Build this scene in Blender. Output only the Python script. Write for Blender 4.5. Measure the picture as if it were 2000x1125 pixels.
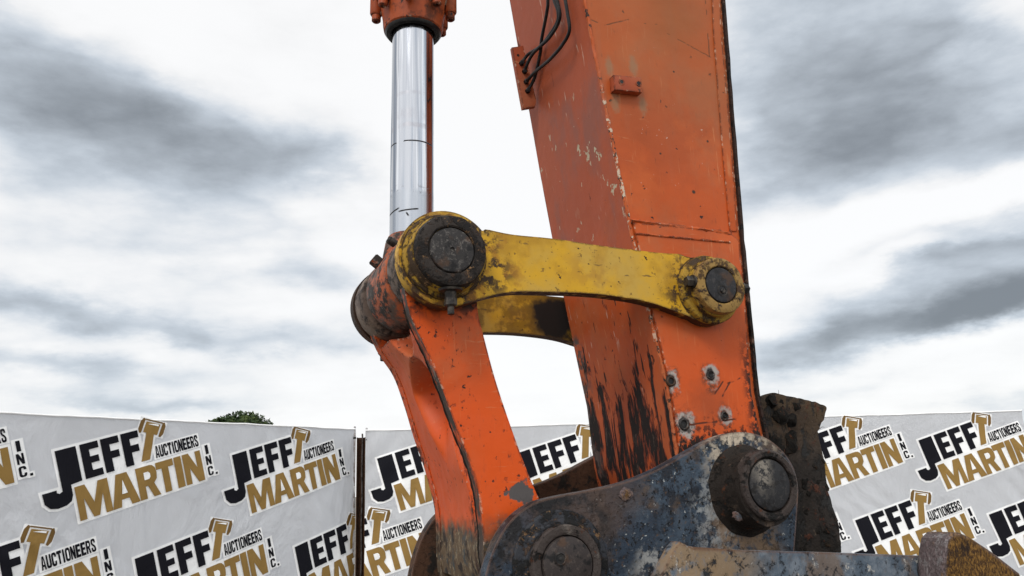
import bpy, bmesh, math, random
from mathutils import Vector, Matrix, noise as mnoise
from math import radians, sin, cos, pi, sqrt, atan2

# ------------------------------------------------------------------ scene, camera, light
for o in list(bpy.data.objects):
    bpy.data.objects.remove(o)
scene = bpy.context.scene
COL = scene.collection
F = 1540.0                       # focal length in photo pixels (2000 wide)
CAM = Vector((0, 0, 1.6))
ROT = Matrix.Rotation(radians(90 + 14.3), 3, 'X') @ Matrix.Rotation(radians(-2.2), 3, 'Z')
cam = bpy.data.cameras.new("camera")
cam.sensor_width = 36
cam.lens = 36 * F / 2000
cam.clip_end = 3000
camo = bpy.data.objects.new("camera", cam)
COL.objects.link(camo)
camo.matrix_world = Matrix.Translation(CAM) @ ROT.to_4x4()
scene.camera = camo
scene.view_settings.view_transform = 'Standard'
scene.view_settings.look = 'None'
scene.view_settings.exposure = 0.0
scene.view_settings.gamma = 1.0
scene.view_settings.use_curve_mapping = False

SUN_EL, SUN_AZ = radians(44), radians(202)     # azimuth from +Y clockwise: behind the camera
sun = bpy.data.lights.new("sun", 'SUN')
sun.energy = 1.5
sun.angle = radians(14)
sun.color = (1.0, .96, .9)
suno = bpy.data.objects.new("sun", sun)
COL.objects.link(suno)
sdir = Vector((sin(SUN_AZ) * cos(SUN_EL), cos(SUN_AZ) * cos(SUN_EL), sin(SUN_EL)))
suno.rotation_euler = sdir.to_track_quat('Z', 'Y').to_euler()


def ray(x, y):
    return ROT @ Vector(((x - 1000) / F, -(y - 562.5) / F, -1.0))


# ------------------------------------------------------------------ node helper
class Nodes:
    def __init__(s, nt):
        s.nt = nt
        nt.nodes.clear()

    def n(s, typ, ins=None, **props):
        nd = s.nt.nodes.new(typ)
        for k, v in props.items():
            setattr(nd, k, v)
        for k, v in (ins or {}).items():
            s.put(nd.inputs[k], v)
        return nd

    def put(s, sock, v):
        if isinstance(v, bpy.types.NodeSocket):
            s.nt.links.new(v, sock)
        else:
            if sock.type == 'RGBA' and len(v) == 3:
                v = (*v, 1)
            sock.default_value = v

    def m(s, op, a, b=0.0, c=0.0):
        return s.n('ShaderNodeMath', {0: a, 1: b, 2: c}, operation=op).outputs[0]

    def mul(s, *a):
        r = a[0]
        for b in a[1:]:
            r = s.m('MULTIPLY', r, b)
        return r

    def add(s, *a):
        r = a[0]
        for b in a[1:]:
            r = s.m('ADD', r, b)
        return r

    def mx(s, *a):
        r = a[0]
        for b in a[1:]:
            r = s.m('MAXIMUM', r, b)
        return r

    def inv(s, a):
        return s.m('SUBTRACT', 1.0, a)

    def st(s, x, lo, hi, a=0.0, b=1.0):
        return s.n('ShaderNodeMapRange', {'Value': x, 'From Min': lo, 'From Max': hi, 'To Min': a, 'To Max': b},
                   interpolation_type='SMOOTHSTEP').outputs[0]

    def mix(s, a, b, f):
        nd = s.n('ShaderNodeMix', data_type='RGBA')
        s.put(nd.inputs[0], f)
        s.put(nd.inputs[6], a)
        s.put(nd.inputs[7], b)
        return nd.outputs[2]

    def mixf(s, a, b, f):
        nd = s.n('ShaderNodeMix', data_type='FLOAT')
        s.put(nd.inputs[0], f)
        s.put(nd.inputs[2], a)
        s.put(nd.inputs[3], b)
        return nd.outputs[0]


# ------------------------------------------------------------------ world: overcast sky with cloud bands
world = bpy.data.worlds.new("World")
scene.world = world
world.use_nodes = True
W = Nodes(world.node_tree)
tcw = W.n('ShaderNodeTexCoord').outputs['Generated']
sepw = W.n('ShaderNodeSeparateXYZ', {0: tcw})
dx, dy, dz = sepw.outputs
# planar cloud-layer coordinates (flattened towards the horizon)
zz = W.add(W.m('MAXIMUM', dz, 0.0), 0.13)
pl = W.n('ShaderNodeCombineXYZ', {0: W.m('DIVIDE', dx, zz), 1: W.m('DIVIDE', dy, zz), 2: 0.0}).outputs[0]
n1 = W.n('ShaderNodeTexNoise', {'Vector': pl, 'Scale': 1.1, 'Detail': 7.0, 'Roughness': .52, 'Distortion': .35}).outputs[0]
n2 = W.n('ShaderNodeTexNoise', {'Vector': W.n('ShaderNodeMapping', {0: pl, 1: (7.3, 2.1, 0), 3: (.55, 1.0, 1)}).outputs[0],
                                'Scale': 2.6, 'Detail': 9.0, 'Roughness': .58, 'Distortion': .1}).outputs[0]
az = W.m('ARCTAN2', dx, dy)
el = W.m('ARCSINE', dz)
wa = W.n('ShaderNodeTexNoise', {'Vector': W.n('ShaderNodeMapping', {0: tcw, 3: (1, 1, 2.2)}).outputs[0], 'Scale': 4.5, 'Detail': 7.0,
                                'Roughness': .58})
wsep = W.n('ShaderNodeSeparateColor', {0: wa.outputs['Color']})
waz = W.add(az, W.m('MULTIPLY_ADD', wsep.outputs[0], .26, -.13))
wel = W.add(el, W.m('MULTIPLY_ADD', wsep.outputs[1], .10, -.05))


def blob(px, py, rx, ry, tilt, amt, soft=1.0):
    d = ray(px, py).normalized()
    a0, e0 = atan2(d.x, d.y), math.asin(d.z)
    da = W.m('MULTIPLY', W.m('SUBTRACT', waz, a0), math.cos(e0))
    de = W.m('SUBTRACT', wel, e0)
    t = radians(tilt)
    u = W.add(W.mul(da, cos(t)), W.mul(de, sin(t)))
    v = W.m('SUBTRACT', W.mul(de, cos(t)), W.mul(da, sin(t)))
    r2 = W.add(W.m('POWER', W.m('ABSOLUTE', W.mul(u, F / rx)), 2.0), W.m('POWER', W.m('ABSOLUTE', W.mul(v, F / ry)), 2.0))
    g = W.m('EXPONENT', W.mul(r2, -1.0))
    return W.mul(g, amt)


BLOBS = [  # px, py, rx, ry, tilt (deg, up to the right), amount
    (70, 205, 330, 135, -20, .46), (400, 285, 380, 95, -8, .42), (640, 320, 140, 45, -5, .22),
    (1560, 90, 340, 230, 8, .60), (1800, 180, 340, 150, 12, .34), (1600, 310, 210, 70, 6, .30), (1950, 300, 140, 50, 12, .35),
    (2000, 445, 270, 50, 13, .52), (2010, 550, 210, 42, 14, .54), (1720, 640, 260, 45, 8, .55), (1560, 660, 160, 70, 4, .30),
    (1950, 610, 170, 36, 10, .40), (1960, 790, 160, 26, 8, .30), (1650, 760, 120, 20, 6, .15),
    (130, 610, 220, 32, -3, .52), (60, 700, 200, 26, -4, .50), (360, 655, 90, 22, -6, .24), (610, 525, 180, 34, -2, .26),
    (560, 670, 140, 26, 4, .26), (200, 765, 150, 24, -2, .40), (620, 640, 120, 30, 6, .14), (330, 790, 120, 16, -2, .28),
    (240, 470, 200, 30, 0, .10),
    (320, 70, 160, 80, -20, -.20), (1850, 385, 220, 40, 10, -.60), (1500, 470, 120, 80, 5, -.20), (1250, 300, 350, 400, 0, -.25),
    (860, 300, 150, 300, 0, -.25), (1800, 500, 120, 18, 12, -.35), (1900, 660, 160, 22, 9, -.35), (1960, 30, 90, 60, 10, -.35),
]
dark = W.add(*[blob(*b) for b in BLOBS])
front = W.st(dy, .15, .55)
gen = W.mul(W.inv(front), W.st(n1, .42, .66), .45)
fine = W.m('MULTIPLY_ADD', n2, .36, -.18)
fine = W.mul(fine, W.st(dark, -.25, .30, .30, 1.0))
n3 = W.n('ShaderNodeTexNoise', {'Vector': W.n('ShaderNodeMapping', {0: tcw, 3: (1, 1, 2.6)}).outputs[0], 'Scale': 9.0, 'Detail': 9.0,
                                'Roughness': .6, 'Distortion': .0}).outputs[0]
puff = W.n('ShaderNodeTexVoronoi', {'Vector': W.n('ShaderNodeVectorMath', {0: W.n('ShaderNodeMapping', {0: tcw, 3: (1, 1, 2.4)}).outputs[0],
           1: W.n('ShaderNodeVectorMath', {0: wa.outputs['Color'], 3: .16}, operation='SCALE').outputs[0]}).outputs[0], 'Scale': 7.0,
           'Detail': 2.0, 'Roughness': .5}, feature='F1', normalize=True).outputs['Distance']
fine = W.add(fine, W.mul(W.m('MULTIPLY_ADD', puff, .75, -.26), W.st(dark, -.2, .25, .25, 1.0)))
fine = W.add(fine, W.mul(W.m('MULTIPLY_ADD', n3, .46, -.23), W.st(dark, -.35, .25, .35, 1.0)))
dk = W.add(W.mul(dark, W.m('MULTIPLY_ADD', front, .92, .08)), gen, fine)
V = W.st(dk, -.16, 1.0, 1.06, .26)
V = W.mul(V, W.st(dy, .25, -.5, 1.0, 1.55))
tint = W.mix((1.0, 1.0, 1.0), (.87, .955, 1.05), W.st(dk, 0.0, .45))
cloud = W.n('ShaderNodeVectorMath', {0: tint, 3: V}, operation='SCALE').outputs[0]
sky = W.n('ShaderNodeTexSky', sky_type='NISHITA', sun_disc=False, sun_elevation=SUN_EL, sun_rotation=SUN_AZ).outputs[0]
skyd = W.n('ShaderNodeVectorMath', {0: sky, 3: 0.09}, operation='SCALE').outputs[0]
final = W.mix(cloud, skyd, .10)
bg = W.n('ShaderNodeBackground', {0: final, 1: 1.0})
W.nt.links.new(bg.outputs[0], W.n('ShaderNodeOutputWorld').inputs[0])

# ------------------------------------------------------------------ machine frame: x = along the machine, y = along the pins, z = up
AZ = radians(23)
ORG = CAM + ray(890, 490) * 2.3
RZ = Matrix.Rotation(AZ, 3, 'Z')
BASE = Vector((ORG.x, ORG.y, 0))
Z0 = ORG.z
H0, H1 = .145, .74                 # outer faces of the bucket link


def local_ray(x, y):
    return RZ.transposed() @ (CAM - BASE), RZ.transposed() @ ray(x, y)


def P(x, y, s):
    """photo pixel -> (u, z) on the machine plane y = s"""
    o, d = local_ray(x, y)
    t = (s - o.y) / d.y
    p = o + d * t
    return (p.x, p.z)


def P3(x, y, p0, nrm):
    o, d = local_ray(x, y)
    t = (Vector(p0) - o).dot(nrm) / d.dot(nrm)
    return o + d * t


# ------------------------------------------------------------------ materials
class Mat(Nodes):
    def __init__(s, name, col=(.5, .5, .5), rough=.5, metal=0.0, coord='Object', spec=.22):
        s.mat = bpy.data.materials.new(name)
        s.mat.use_nodes = True
        super().__init__(s.mat.node_tree)
        s.vec = s.n('ShaderNodeTexCoord').outputs[coord]
        sp = s.n('ShaderNodeSeparateXYZ', {0: s.vec})
        s.x, s.y, s.z = sp.outputs
        s.geo = s.n('ShaderNodeNewGeometry')
        s.col, s.r, s.h, s.met, s.spec = col, rough, 0.0, metal, spec

    def noise(s, scale, det=5.0, rough=.55, stretch=(1, 1, 1), off=(0, 0, 0), dist=0.0):
        v = s.n('ShaderNodeMapping', {0: s.vec, 1: off, 3: stretch}).outputs[0]
        return s.n('ShaderNodeTexNoise', {'Vector': v, 'Scale': scale, 'Detail': det, 'Roughness': rough, 'Distortion': dist}).outputs[0]

    def vor(s, scale, stretch=(1, 1, 1), off=(0, 0, 0), rnd=1.0, warp=.0):
        v = s.n('ShaderNodeMapping', {0: s.vec, 1: off, 3: stretch}).outputs[0]
        if warp:
            nn = s.n('ShaderNodeTexNoise', {'Vector': v, 'Scale': scale * 2, 'Detail': 3.0})
            v = s.n('ShaderNodeVectorMath', {0: v, 1: s.n('ShaderNodeVectorMath', {0: nn.outputs['Color'], 3: warp / scale}, operation='SCALE').outputs[0]}).outputs[0]
        return s.n('ShaderNodeTexVoronoi', {'Vector': v, 'Scale': scale, 'Randomness': rnd})

    def spot(s, u, z, r, soft=.3, wob=.35, wscale=40, y=None, el=1.0):
        """round mark at machine coordinates (u, z)"""
        a = s.m('POWER', s.m('SUBTRACT', s.x, u), 2.0)
        b = s.m('POWER', s.mul(s.m('SUBTRACT', s.z, z), 1 / el), 2.0)
        q = s.add(a, b)
        if y is not None:
            q = s.add(q, s.m('POWER', s.m('SUBTRACT', s.y, y), 2.0))
        d = s.m('SQRT', q)
        if wob:
            d = s.add(d, s.mul(s.m('SUBTRACT', s.noise(wscale, 3), .5), r * wob * 2))
        return s.st(d, r * (1 + soft), r * (1 - soft))

    def seg(s, a, b, w, dash=None, wob=.004):
        """thin line between two (u, z) points"""
        ax, az_ = a
        L = sqrt((b[0] - ax) ** 2 + (b[1] - az_) ** 2)
        ux, uz = (b[0] - ax) / L, (b[1] - az_) / L
        rx, rz = s.m('SUBTRACT', s.x, ax), s.m('SUBTRACT', s.z, az_)
        al = s.add(s.mul(rx, ux), s.mul(rz, uz))
        pe = s.m('SUBTRACT', s.mul(rz, ux), s.mul(rx, uz))
        if wob:
            pe = s.add(pe, s.mul(s.m('SUBTRACT', s.noise(30, 3), .5), wob * 2))
        f = s.mul(s.st(s.m('ABSOLUTE', pe), w, w * .4), s.st(al, -.004, .004), s.st(al, L + .004, L - .004))
        if dash:
            f = s.mul(f, s.st(s.noise(dash, 2), .44, .52))
        return f

    def edge(s, rad, lo=.01, hi=.10):
        bv = s.n('ShaderNodeBevel', {'Radius': rad}, samples=4).outputs[0]
        d = s.n('ShaderNodeVectorMath', {0: bv, 1: s.geo.outputs['Normal']}, operation='DOT_PRODUCT').outputs['Value']
        return s.st(s.inv(d), lo, hi)

    def facing(s, v, lo=.6, hi=.9):
        d = s.n('ShaderNodeVectorMath', {0: s.geo.outputs['Normal'], 1: v}, operation='DOT_PRODUCT').outputs['Value']
        return s.st(d, lo, hi)

    def lay(s, col, mask, rough=None, h=None, metal=None):
        s.col = s.mix(s.col, col, mask)
        if rough is not None:
            s.r = s.mixf(s.r, rough, mask)
        if h is not None:
            s.h = s.add(s.h, s.mul(mask, h))
        if metal is not None:
            s.met = s.mixf(s.met, metal, mask)
        return s

    def done(s, bump=.6, dist=.004):
        b = s.n('ShaderNodeBsdfPrincipled')
        s.put(b.inputs['Base Color'], s.col)
        s.put(b.inputs['Roughness'], s.r)
        s.put(b.inputs['Metallic'], s.met)
        b.inputs['Specular IOR Level'].default_value = s.spec
        if not isinstance(s.h, float):
            bp = s.n('ShaderNodeBump', {'Strength': bump, 'Distance': dist, 'Height': s.h})
            s.nt.links.new(bp.outputs[0], b.inputs['Normal'])
        o = s.n('ShaderNodeOutputMaterial')
        s.nt.links.new(b.outputs[0], o.inputs[0])
        return s.mat


BLACK = (.012, .010, .009)
RUST = (.060, .022, .010)
ORANGE = (.47, .080, .012)
YELLOW = (.57, .315, .014)


def worn_orange(name, base=ORANGE, chips=.5, extra=None, edge=True, fade=.5):
    m = Mat(name, base, .48, spec=.24)
    big = m.noise(3.0, 6, .6)
    m.lay((.36, .068, .016), m.mul(m.st(big, .42, .66), fade), .55)
    m.lay((.52, .105, .020), m.mul(m.st(m.noise(5.5, 6, .6, off=(3, 1, 2)), .52, .72), .6), .48)
    # faint vertical run marks and film of dust
    m.lay((.30, .12, .07), m.mul(m.st(m.noise(14, 5, .6, (1.0, 1.0, .12)), .52, .72), .28), .7)
    m.lay((.10, .035, .02), m.mul(m.st(m.noise(60, 4, .65, (1, 1, .35), (5, 5, 5)), .60, .74), .45), .6)
    m.h = m.add(m.mul(m.noise(90, 4), .14), m.mul(m.noise(4.5, 3, .5), 5.0), m.mul(m.noise(17, 3, .5), .7))
    # dry dust film and fine pale scuffs
    m.lay((.33, .15, .075), m.mul(m.st(m.noise(2.6, 7, .68, off=(8, 3, 4)), .44, .68), .42), .78)
    m.lay((.58, .24, .10), m.mul(m.st(m.noise(70, 4, .6, (1, 1, .07), (8, 1, 4)), .60, .68), m.st(m.noise(5, 4, off=(1, 9, 9)), .48, .62), .5), .6)
    m.lay((.58, .26, .12), m.mul(m.st(m.noise(80, 4, .6, (.12, .12, 1), (2, 1, 7)), .62, .69), m.st(m.noise(4, 4, off=(5, 9, 2)), .50, .64), .5), .6)
    # small chips
    v = m.vor(38, warp=1.2)
    rnd = m.n('ShaderNodeSeparateColor', {0: v.outputs['Color']}).outputs[0]
    chip = m.mul(m.st(v.outputs['Distance'], .24, .17), m.st(rnd, 1 - .14 * chips, 1 - .14 * chips + .02))
    m.lay((.03, .015, .012), chip, .6, -.6)
    m.lay((.55, .42, .34), m.mul(m.st(m.noise(150, 3, .5, (1, 1, .5), (2, 9, 4)), .70, .74), m.st(m.noise(9, 3), .55, .65)), .6)
    if extra:
        extra(m)
    if edge:
        e = m.edge(.012)
        en = m.st(m.noise(45, 4, .6, off=(7, 7, 7)), .40, .56)
        m.lay((.035, .016, .012), m.mul(e, en), .7, -.5)
        m.lay((.5, .38, .28), m.mul(e, m.st(m.noise(38, 4, .6, off=(1, 7, 3)), .57, .63)), .7)
    return m.done(.5, .003)


def zr(rel):
    return Z0 + rel


def stick_side_extra(m):
    # old weld seam marks on the side plate
    S = .13
    for a, b in (((1152, 38), (1168, 44)), ((1180, 50), (1228, 38)), ((1258, 46), (1284, 48)), ((1300, 64), (1388, 112)), ((1386, 112), (1378, 0))):
        m.lay((.07, .02, .012), m.seg(P(*a, S), P(*b, S), .0035, 26), .7, -.4)
    # dull patch high up, rubbed
    m.lay((.22, .075, .02), m.mul(m.spot(*P(1310, 30, S), .13, .8, .5, 12), .55), .6)
    m.lay((.30, .10, .03), m.mul(m.st(m.z, zr(.35), zr(1.0)), .45), .55)
    # scuffed ghosts round the mounting block
    for q in ((1190, 130), (1237, 128), (1202, 200), (1255, 205)):
        m.lay((.26, .16, .09), m.mul(m.spot(*P(*q, S), .016, .6, .8, 60, el=2.2), .7), .7)
    for q, r in (((1316, 140), .004), ((1382, 276), .005), ((1355, 375), .007), ((1290, 300), .004)):
        m.lay((.05, .03, .02), m.spot(*P(*q, S), r, .4), .7)


def stick_lower_extra(m):
    S = .122
    v = m.vor(40, warp=1.5, off=(2, 5, 1))
    rnd = m.n('ShaderNodeSeparateColor', {0: v.outputs['Color']}).outputs[0]
    m.lay((.05, .018, .012), m.mul(m.st(v.outputs['Distance'], .26, .18), m.st(rnd, .70, .74), m.st(m.z, zr(-.18), zr(-.36)), m.st(m.noise(9, 4), .42, .56)), .7, -.4)
    m.lay((.58, .080, .008), m.mul(m.st(m.z, zr(-.12), zr(-.3)), .7), .42)
    # burnt bolt holes with bare, whitish halos
    for (x, y), r in (((1310, 744), .020), ((1387, 732), .020), ((1337, 829), .022), ((1415, 812), .017)):
        u, z = P(x, y, S)
        m.lay((.12, .04, .02), m.mul(m.spot(u, z - .004, r * 1.9, .3, .9, 30, el=1.4), m.st(m.noise(60, 5, .7), .42, .56)), .7)
        m.lay((.36, .32, .29), m.mul(m.spot(u + .003, z - .002, r * 1.35, .3, 1.0, 38, el=1.35), m.st(m.noise(50, 4, .7, off=(3, 3, 1)), .36, .46)), .7)
        m.lay((.014, .012, .012), m.spot(u, z, r * .85, .25, .5, 60, el=1.25), .8, -.8)
    # rubbed grey streaks between them
    m.lay((.20, .05, .02), m.mul(m.spot(*P(1385, 790, S), .07, .9, .6), .5), .6)
    low = m.st(m.z, zr(-.40), zr(-.56))
    m.lay((.018, .012, .010), m.mul(m.st(m.noise(30, 7, .7), m.st(m.z, zr(-.44), zr(-.60), .56, .44), m.st(m.z, zr(-.44), zr(-.60), .60, .50)), low), .75, -.6)
    rt = m.st(m.add(m.x, m.mul(m.z, .03)), 1.055 + .03 * Z0, 1.10 + .03 * Z0)
    m.lay((.02, .013, .011), m.mul(m.st(m.noise(34, 6, .7, off=(3, 3, 1)), .45, .51), rt, m.st(m.z, zr(-.12), zr(-.34))), .75, -.6)
    for a, b in (((1395, 770), (1412, 745)), ((1410, 775), (1428, 742)), ((1420, 750), (1445, 738)), ((1345, 830), (1440, 818))):
        m.lay((.10, .025, .012), m.seg(P(*a, S), P(*b, S), .004, 22), .7, -.3)
    m.lay((.42, .12, .05), m.mul(m.st(m.z, zr(.15), zr(.24)), m.st(m.noise(18, 4), .4, .6), .7), .6)


def stick_front_extra(m):
    # brownish dirt film plus this face's shade in the colour, upper half, ragged border
    film = m.st(m.add(m.z, m.mul(m.noise(7, 5, .6), .5)), zr(.22), zr(.50))
    m.lay((.34, .066, .022), m.mul(film, .85), .5)
    m.lay((.24, .078, .050), m.mul(film, m.st(m.noise(5, 5, .6, (1, 1, .45), (4, 2, 8)), .50, .66), m.st(m.z, zr(.95), zr(.75)), .8), .5)
    # pale flaked patches
    rg = m.mul(m.st(m.z, zr(.22), zr(.34)), m.st(m.z, zr(.70), zr(.58)))
    v = m.vor(17, (1, 1, .8), warp=1.6)
    rnd = m.n('ShaderNodeSeparateColor', {0: v.outputs['Color']}).outputs[1]
    fl = m.mul(m.st(v.outputs['Distance'], .30, .24), m.st(rnd, .70, .72), rg, m.st(m.noise(28, 4, .6), .42, .50))
    m.lay((.46, .40, .28), fl, .7, -.4)
    v = m.vor(34, (1, 1, .55), (4, 4, 4), warp=1.6)
    rnd = m.n('ShaderNodeSeparateColor', {0: v.outputs['Color']}).outputs[1]
    m.lay((.46, .34, .24), m.mul(m.st(v.outputs['Distance'], .26, .20), m.st(rnd, .86, .88), m.st(m.z, zr(.9), zr(.7)), m.st(m.z, zr(.05), zr(.2))), .7)
    # thin pale vertical scratches
    m.lay((.50, .30, .22), m.mul(m.st(m.noise(55, 3, .5, (1, 1, .10), (3, 8, 1)), .66, .70), m.st(m.noise(6, 3), .46, .6)), .6)
    # black scraped streaks, denser downwards
    k = m.noise(19, 6, .62, (1, 1, .17), (1.2, .6, .9), .3)
    lim = m.st(m.z, zr(-.02), zr(-.52), .74, .50)
    k = m.add(k, m.mul(m.m('SUBTRACT', m.noise(75, 6, .7, (1, 1, .4)), .5), .10))
    m.lay((.15, .032, .014), m.st(m.m('SUBTRACT', k, lim), -.045, -.02), .7, -.3)
    m.lay((.016, .012, .011), m.st(m.m('SUBTRACT', k, lim), -.010, .012), .75, -.8)
    m.lay((.085, .055, .042), m.mul(m.st(m.m('SUBTRACT', k, lim), .02, .05), m.st(m.noise(40, 6, .7, (1, 1, .4), (8, 8, 1)), .55, .65), .8), .6, .3)
    # a few long dark scratches
    k2 = m.noise(40, 3, .5, (1, 1, .08), (9, 2, 5))
    m.lay((.03, .016, .012), m.mul(m.st(k2, .64, .68), m.st(m.z, zr(.05), zr(-.05))), .75, -.5)
    # far-edge dents with bare steel
    m.lay((.10, .07, .06), m.mul(m.st(m.y, .60, .68), m.st(m.noise(11, 5, .7, (1, 1, .7)), .52, .58), m.st(m.z, zr(-.08), zr(-.12))), .7, -.8)


def hlink_extra(m):
    m.lay((.64, .078, .005), m.mul(m.st(m.z, zr(-.2), zr(-.5)), .6), .42)
    low = m.st(m.add(m.z, m.mul(m.noise(14, 4), .10)), zr(-.70), zr(-.77))
    low2 = m.mul(low, m.st(m.x, .30, .22))
    m.lay((.105, .070, .042), low2, .8, -.4)
    m.lay((.25, .20, .13), m.mul(low2, m.st(m.noise(38, 7, .75), .5, .64)), .85, .4)
    m.lay((.05, .055, .055), m.mul(low2, m.st(m.noise(20, 6, .7, off=(6, 2, 3)), .52, .62)), .7)
    m.lay((.03, .022, .018), m.mul(low2, m.st(m.noise(17, 5, .6, off=(3, 3, 3)), .55, .64)), .8)
    # speckled black chips on the faces
    v = m.vor(48, warp=1.5, off=(2, 5, 1))
    rnd = m.n('ShaderNodeSeparateColor', {0: v.outputs['Color']}).outputs[0]
    m.lay((.04, .018, .013), m.mul(m.st(v.outputs['Distance'], .26, .18), m.st(rnd, .76, .79), m.mx(m.st(m.noise(7, 3, off=(5, 2, 1)), .46, .58), m.spot(.17, Z0 - .52, .13, .5, .6, 12, el=1.3))), .7, -.5)
    m.lay((.05, .020, .014), m.mul(m.st(m.noise(75, 5, .7, (1, 1, .6), (1, 7, 3)), .60, .66), m.st(m.noise(8, 4, .6, off=(8, 2, 1)), .48, .60)), .7, -.5)
    # grimy cut edge of the near plate, dirt run along the web beside it
    wx = tuple(RZ @ Vector((-1, 0, 0)))
    ed = m.mul(m.facing(wx, .15, .4), m.st(m.y, H0 + .052, H0 + .046), m.st(m.noise(22, 5, .65, (1, 1, .5), (4, 4, 8)), .36, .52))
    m.lay((.055, .040, .032), ed, .65, -.3)
    m.lay((.20, .17, .15), m.mul(ed, m.st(m.noise(30, 5, .65, (1, 1, .4), (7, 4, 8)), .54, .62)), .5)
    m.lay((.045, .022, .015), m.mul(m.st(m.y, .30, .24), m.st(m.y, H0 + .05, H0 + .06), m.st(m.z, zr(-.48), zr(-.60)), m.st(m.noise(34, 6, .7, (1, 1, .5), (2, 4, 2)), .50, .58)), .75, -.6)
    m.lay((.028, .016, .012), m.mul(m.st(m.y, .68, .73), m.facing(wx, .2, .5), m.st(m.noise(26, 5, .7, off=(2, 7, 2)), .50, .58)), .7)
    # bare steel patch near the bottom
    u, z = P(1010, 962, .15)
    m.lay((.085, .075, .072), m.mul(m.spot(u + .008, z - .004, .034, .12, 1.5, 28), m.facing(tuple(RZ @ Vector((0, -1, 0))))), .5, -.4)
    # black grease at the top under the collar
    top = m.mul(m.st(m.z, zr(-.19), zr(-.12)), m.st(m.noise(16, 5, .6), .44, .54))
    m.lay((.02, .013, .01), top, .5)


def boss_paint(name, base, grime, k=.5):
    m = Mat(name, base, .5)
    m.lay((.10, .07, .055), m.st(m.noise(9, 6, .65, (1, .5, 1), (2, 2, 2)), .50 - k * .10, .62 - k * .10), .65)
    m.lay(grime, m.st(m.noise(15, 6, .7, (1, .6, 1), (4, 1, 7)), .52 - k * .06, .60 - k * .06), .7, .5)
    m.lay((.18, .15, .13), m.mul(m.st(m.noise(40, 5, .6, (1, 2.5, 1)), .58, .68), .7), .6)
    m.h = m.add(m.h, m.mul(m.noise(60, 5), .4))
    return m.done(.7, .004)


def yellow_link_mat(name, dirty=0.0):
    m = Mat(name, YELLOW, .45)
    m.lay((.48, .30, .055), m.st(m.noise(4.5, 6, .6, off=(1, 2, 3)), .40, .64), .55)
    m.lay((.38, .20, .012), m.mul(m.st(m.noise(6, 5, .6, off=(6, 2, 3)), .52, .68), .8), .4)
    m.lay((.30, .14, .03), m.mul(m.spot(*P(1160, 530, .06), .10, .9, .5, 15, el=.6), m.st(m.noise(22, 5), .42, .6), .45), .6)
    m.lay((.10, .055, .02), m.mul(m.st(m.noise(70, 4, .6), .62, .70), .7), .7, -.3)
    v = m.vor(34, (.8, 1, 1.2), warp=1.6)
    rnd = m.n('ShaderNodeSeparateColor', {0: v.outputs['Color']}).outputs[0]
    m.lay((.04, .022, .014), m.mul(m.st(v.outputs['Distance'], .22, .14), m.st(rnd, .86, .88)), .7, -.4)
    # scratches running across
    m.lay((.08, .05, .025), m.mul(m.st(m.noise(50, 3, .5, (.25, 1, 1), (3, 1, 8)), .66, .70), .7), .6)
    # grime round both eyes
    e1 = m.mul(m.spot(0, Z0, .19, .25, .5, 14), m.st(m.noise(24, 6, .66), .47, .56))
    m.lay((.045, .028, .017), e1, .7, .5)
    e1b = m.mul(m.spot(0, Z0, .24, .3, .5, 14), m.st(m.noise(14, 6, .66, off=(5, 3, 1)), .50, .6))
    m.lay((.30, .13, .02), m.mul(e1b, .6), .7)
    e2 = m.mul(m.spot(.92, Z0 - .05, .15, .3, .5, 18), m.st(m.noise(26, 6, .66, off=(3, 3, 3)), .49, .57))
    m.lay((.05, .028, .016), e2, .7, .5)
    if dirty:
        m.lay((.020, .016, .013), m.mul(m.st(m.x, .05, -.02), m.st(m.noise(20, 5), .3, .42)), .6, .4)
        u, z = P(1085, 620, .74)
        m.lay((.05, .022, .010), m.mul(m.st(m.noise(9, 6, .6), .38, .5), .6), .7)
        m.lay(BLACK, m.spot(u, z, .105, .3, .7, 14), .6, .6)
    # edges nearly black; downward faces dark brown, upward faces dull brown
    e = m.edge(.010)
    m.lay((.045, .026, .014), m.mul(e, m.st(m.noise(30, 4, .6), .36, .5)), .7, -.3)
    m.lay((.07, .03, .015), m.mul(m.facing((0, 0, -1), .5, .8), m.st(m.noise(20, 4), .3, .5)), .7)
    m.lay((.10, .07, .04), m.mul(m.facing((0, 0, 1), .5, .8), m.st(m.noise(20, 4), .35, .55)), .7)
    m.h = m.add(m.h, m.mul(m.noise(110, 4), .10))
    return m.done(.5, .003)


def collar_mat(name, base, dark, lim):
    m = Mat(name, base, .6)
    m.lay(dark, m.st(m.noise(16, 7, .7, dist=.3), lim - .04, lim + .05), .7, .6)
    m.lay((.05, .030, .02), m.st(m.noise(40, 5, .7, off=(3, 1, 3)), .55, .62), .7, .4)
    m.lay((.30, .17, .08), m.mul(m.st(m.noise(34, 7, .75, off=(3, 7, 3)), .57, .64), .8), .8, .3)
    m.h = m.add(m.h, m.mul(m.noise(70, 5, .7), .5))
    return m.done(.9, .006)


def pin_mat(name, base=(.030, .027, .026), lite=(.22, .20, .18), amt=.75):
    m = Mat(name, base, .5, .15, spec=.25)
    m.lay(lite, m.mul(m.st(m.noise(50, 8, .8), .51, .63), amt), .7, .3)
    m.lay((.012, .011, .011), m.st(m.noise(20, 6, .7, off=(5, 5, 1)), .50, .60), .5)
    m.lay((.10, .05, .025), m.mul(m.st(m.noise(12, 5, .6, off=(1, 5, 1)), .55, .65), .5), .7)
    m.lay((.26, .23, .19), m.mul(m.spot(*P(1490, 925, -.06), .035, .6, 1.0, 30, el=1.5), m.st(m.noise(60, 6, .7), .42, .56), .8), .6)
    m.h = m.add(m.h, m.mul(m.noise(90, 5), .4))
    return m.done(.6, .003)


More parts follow.
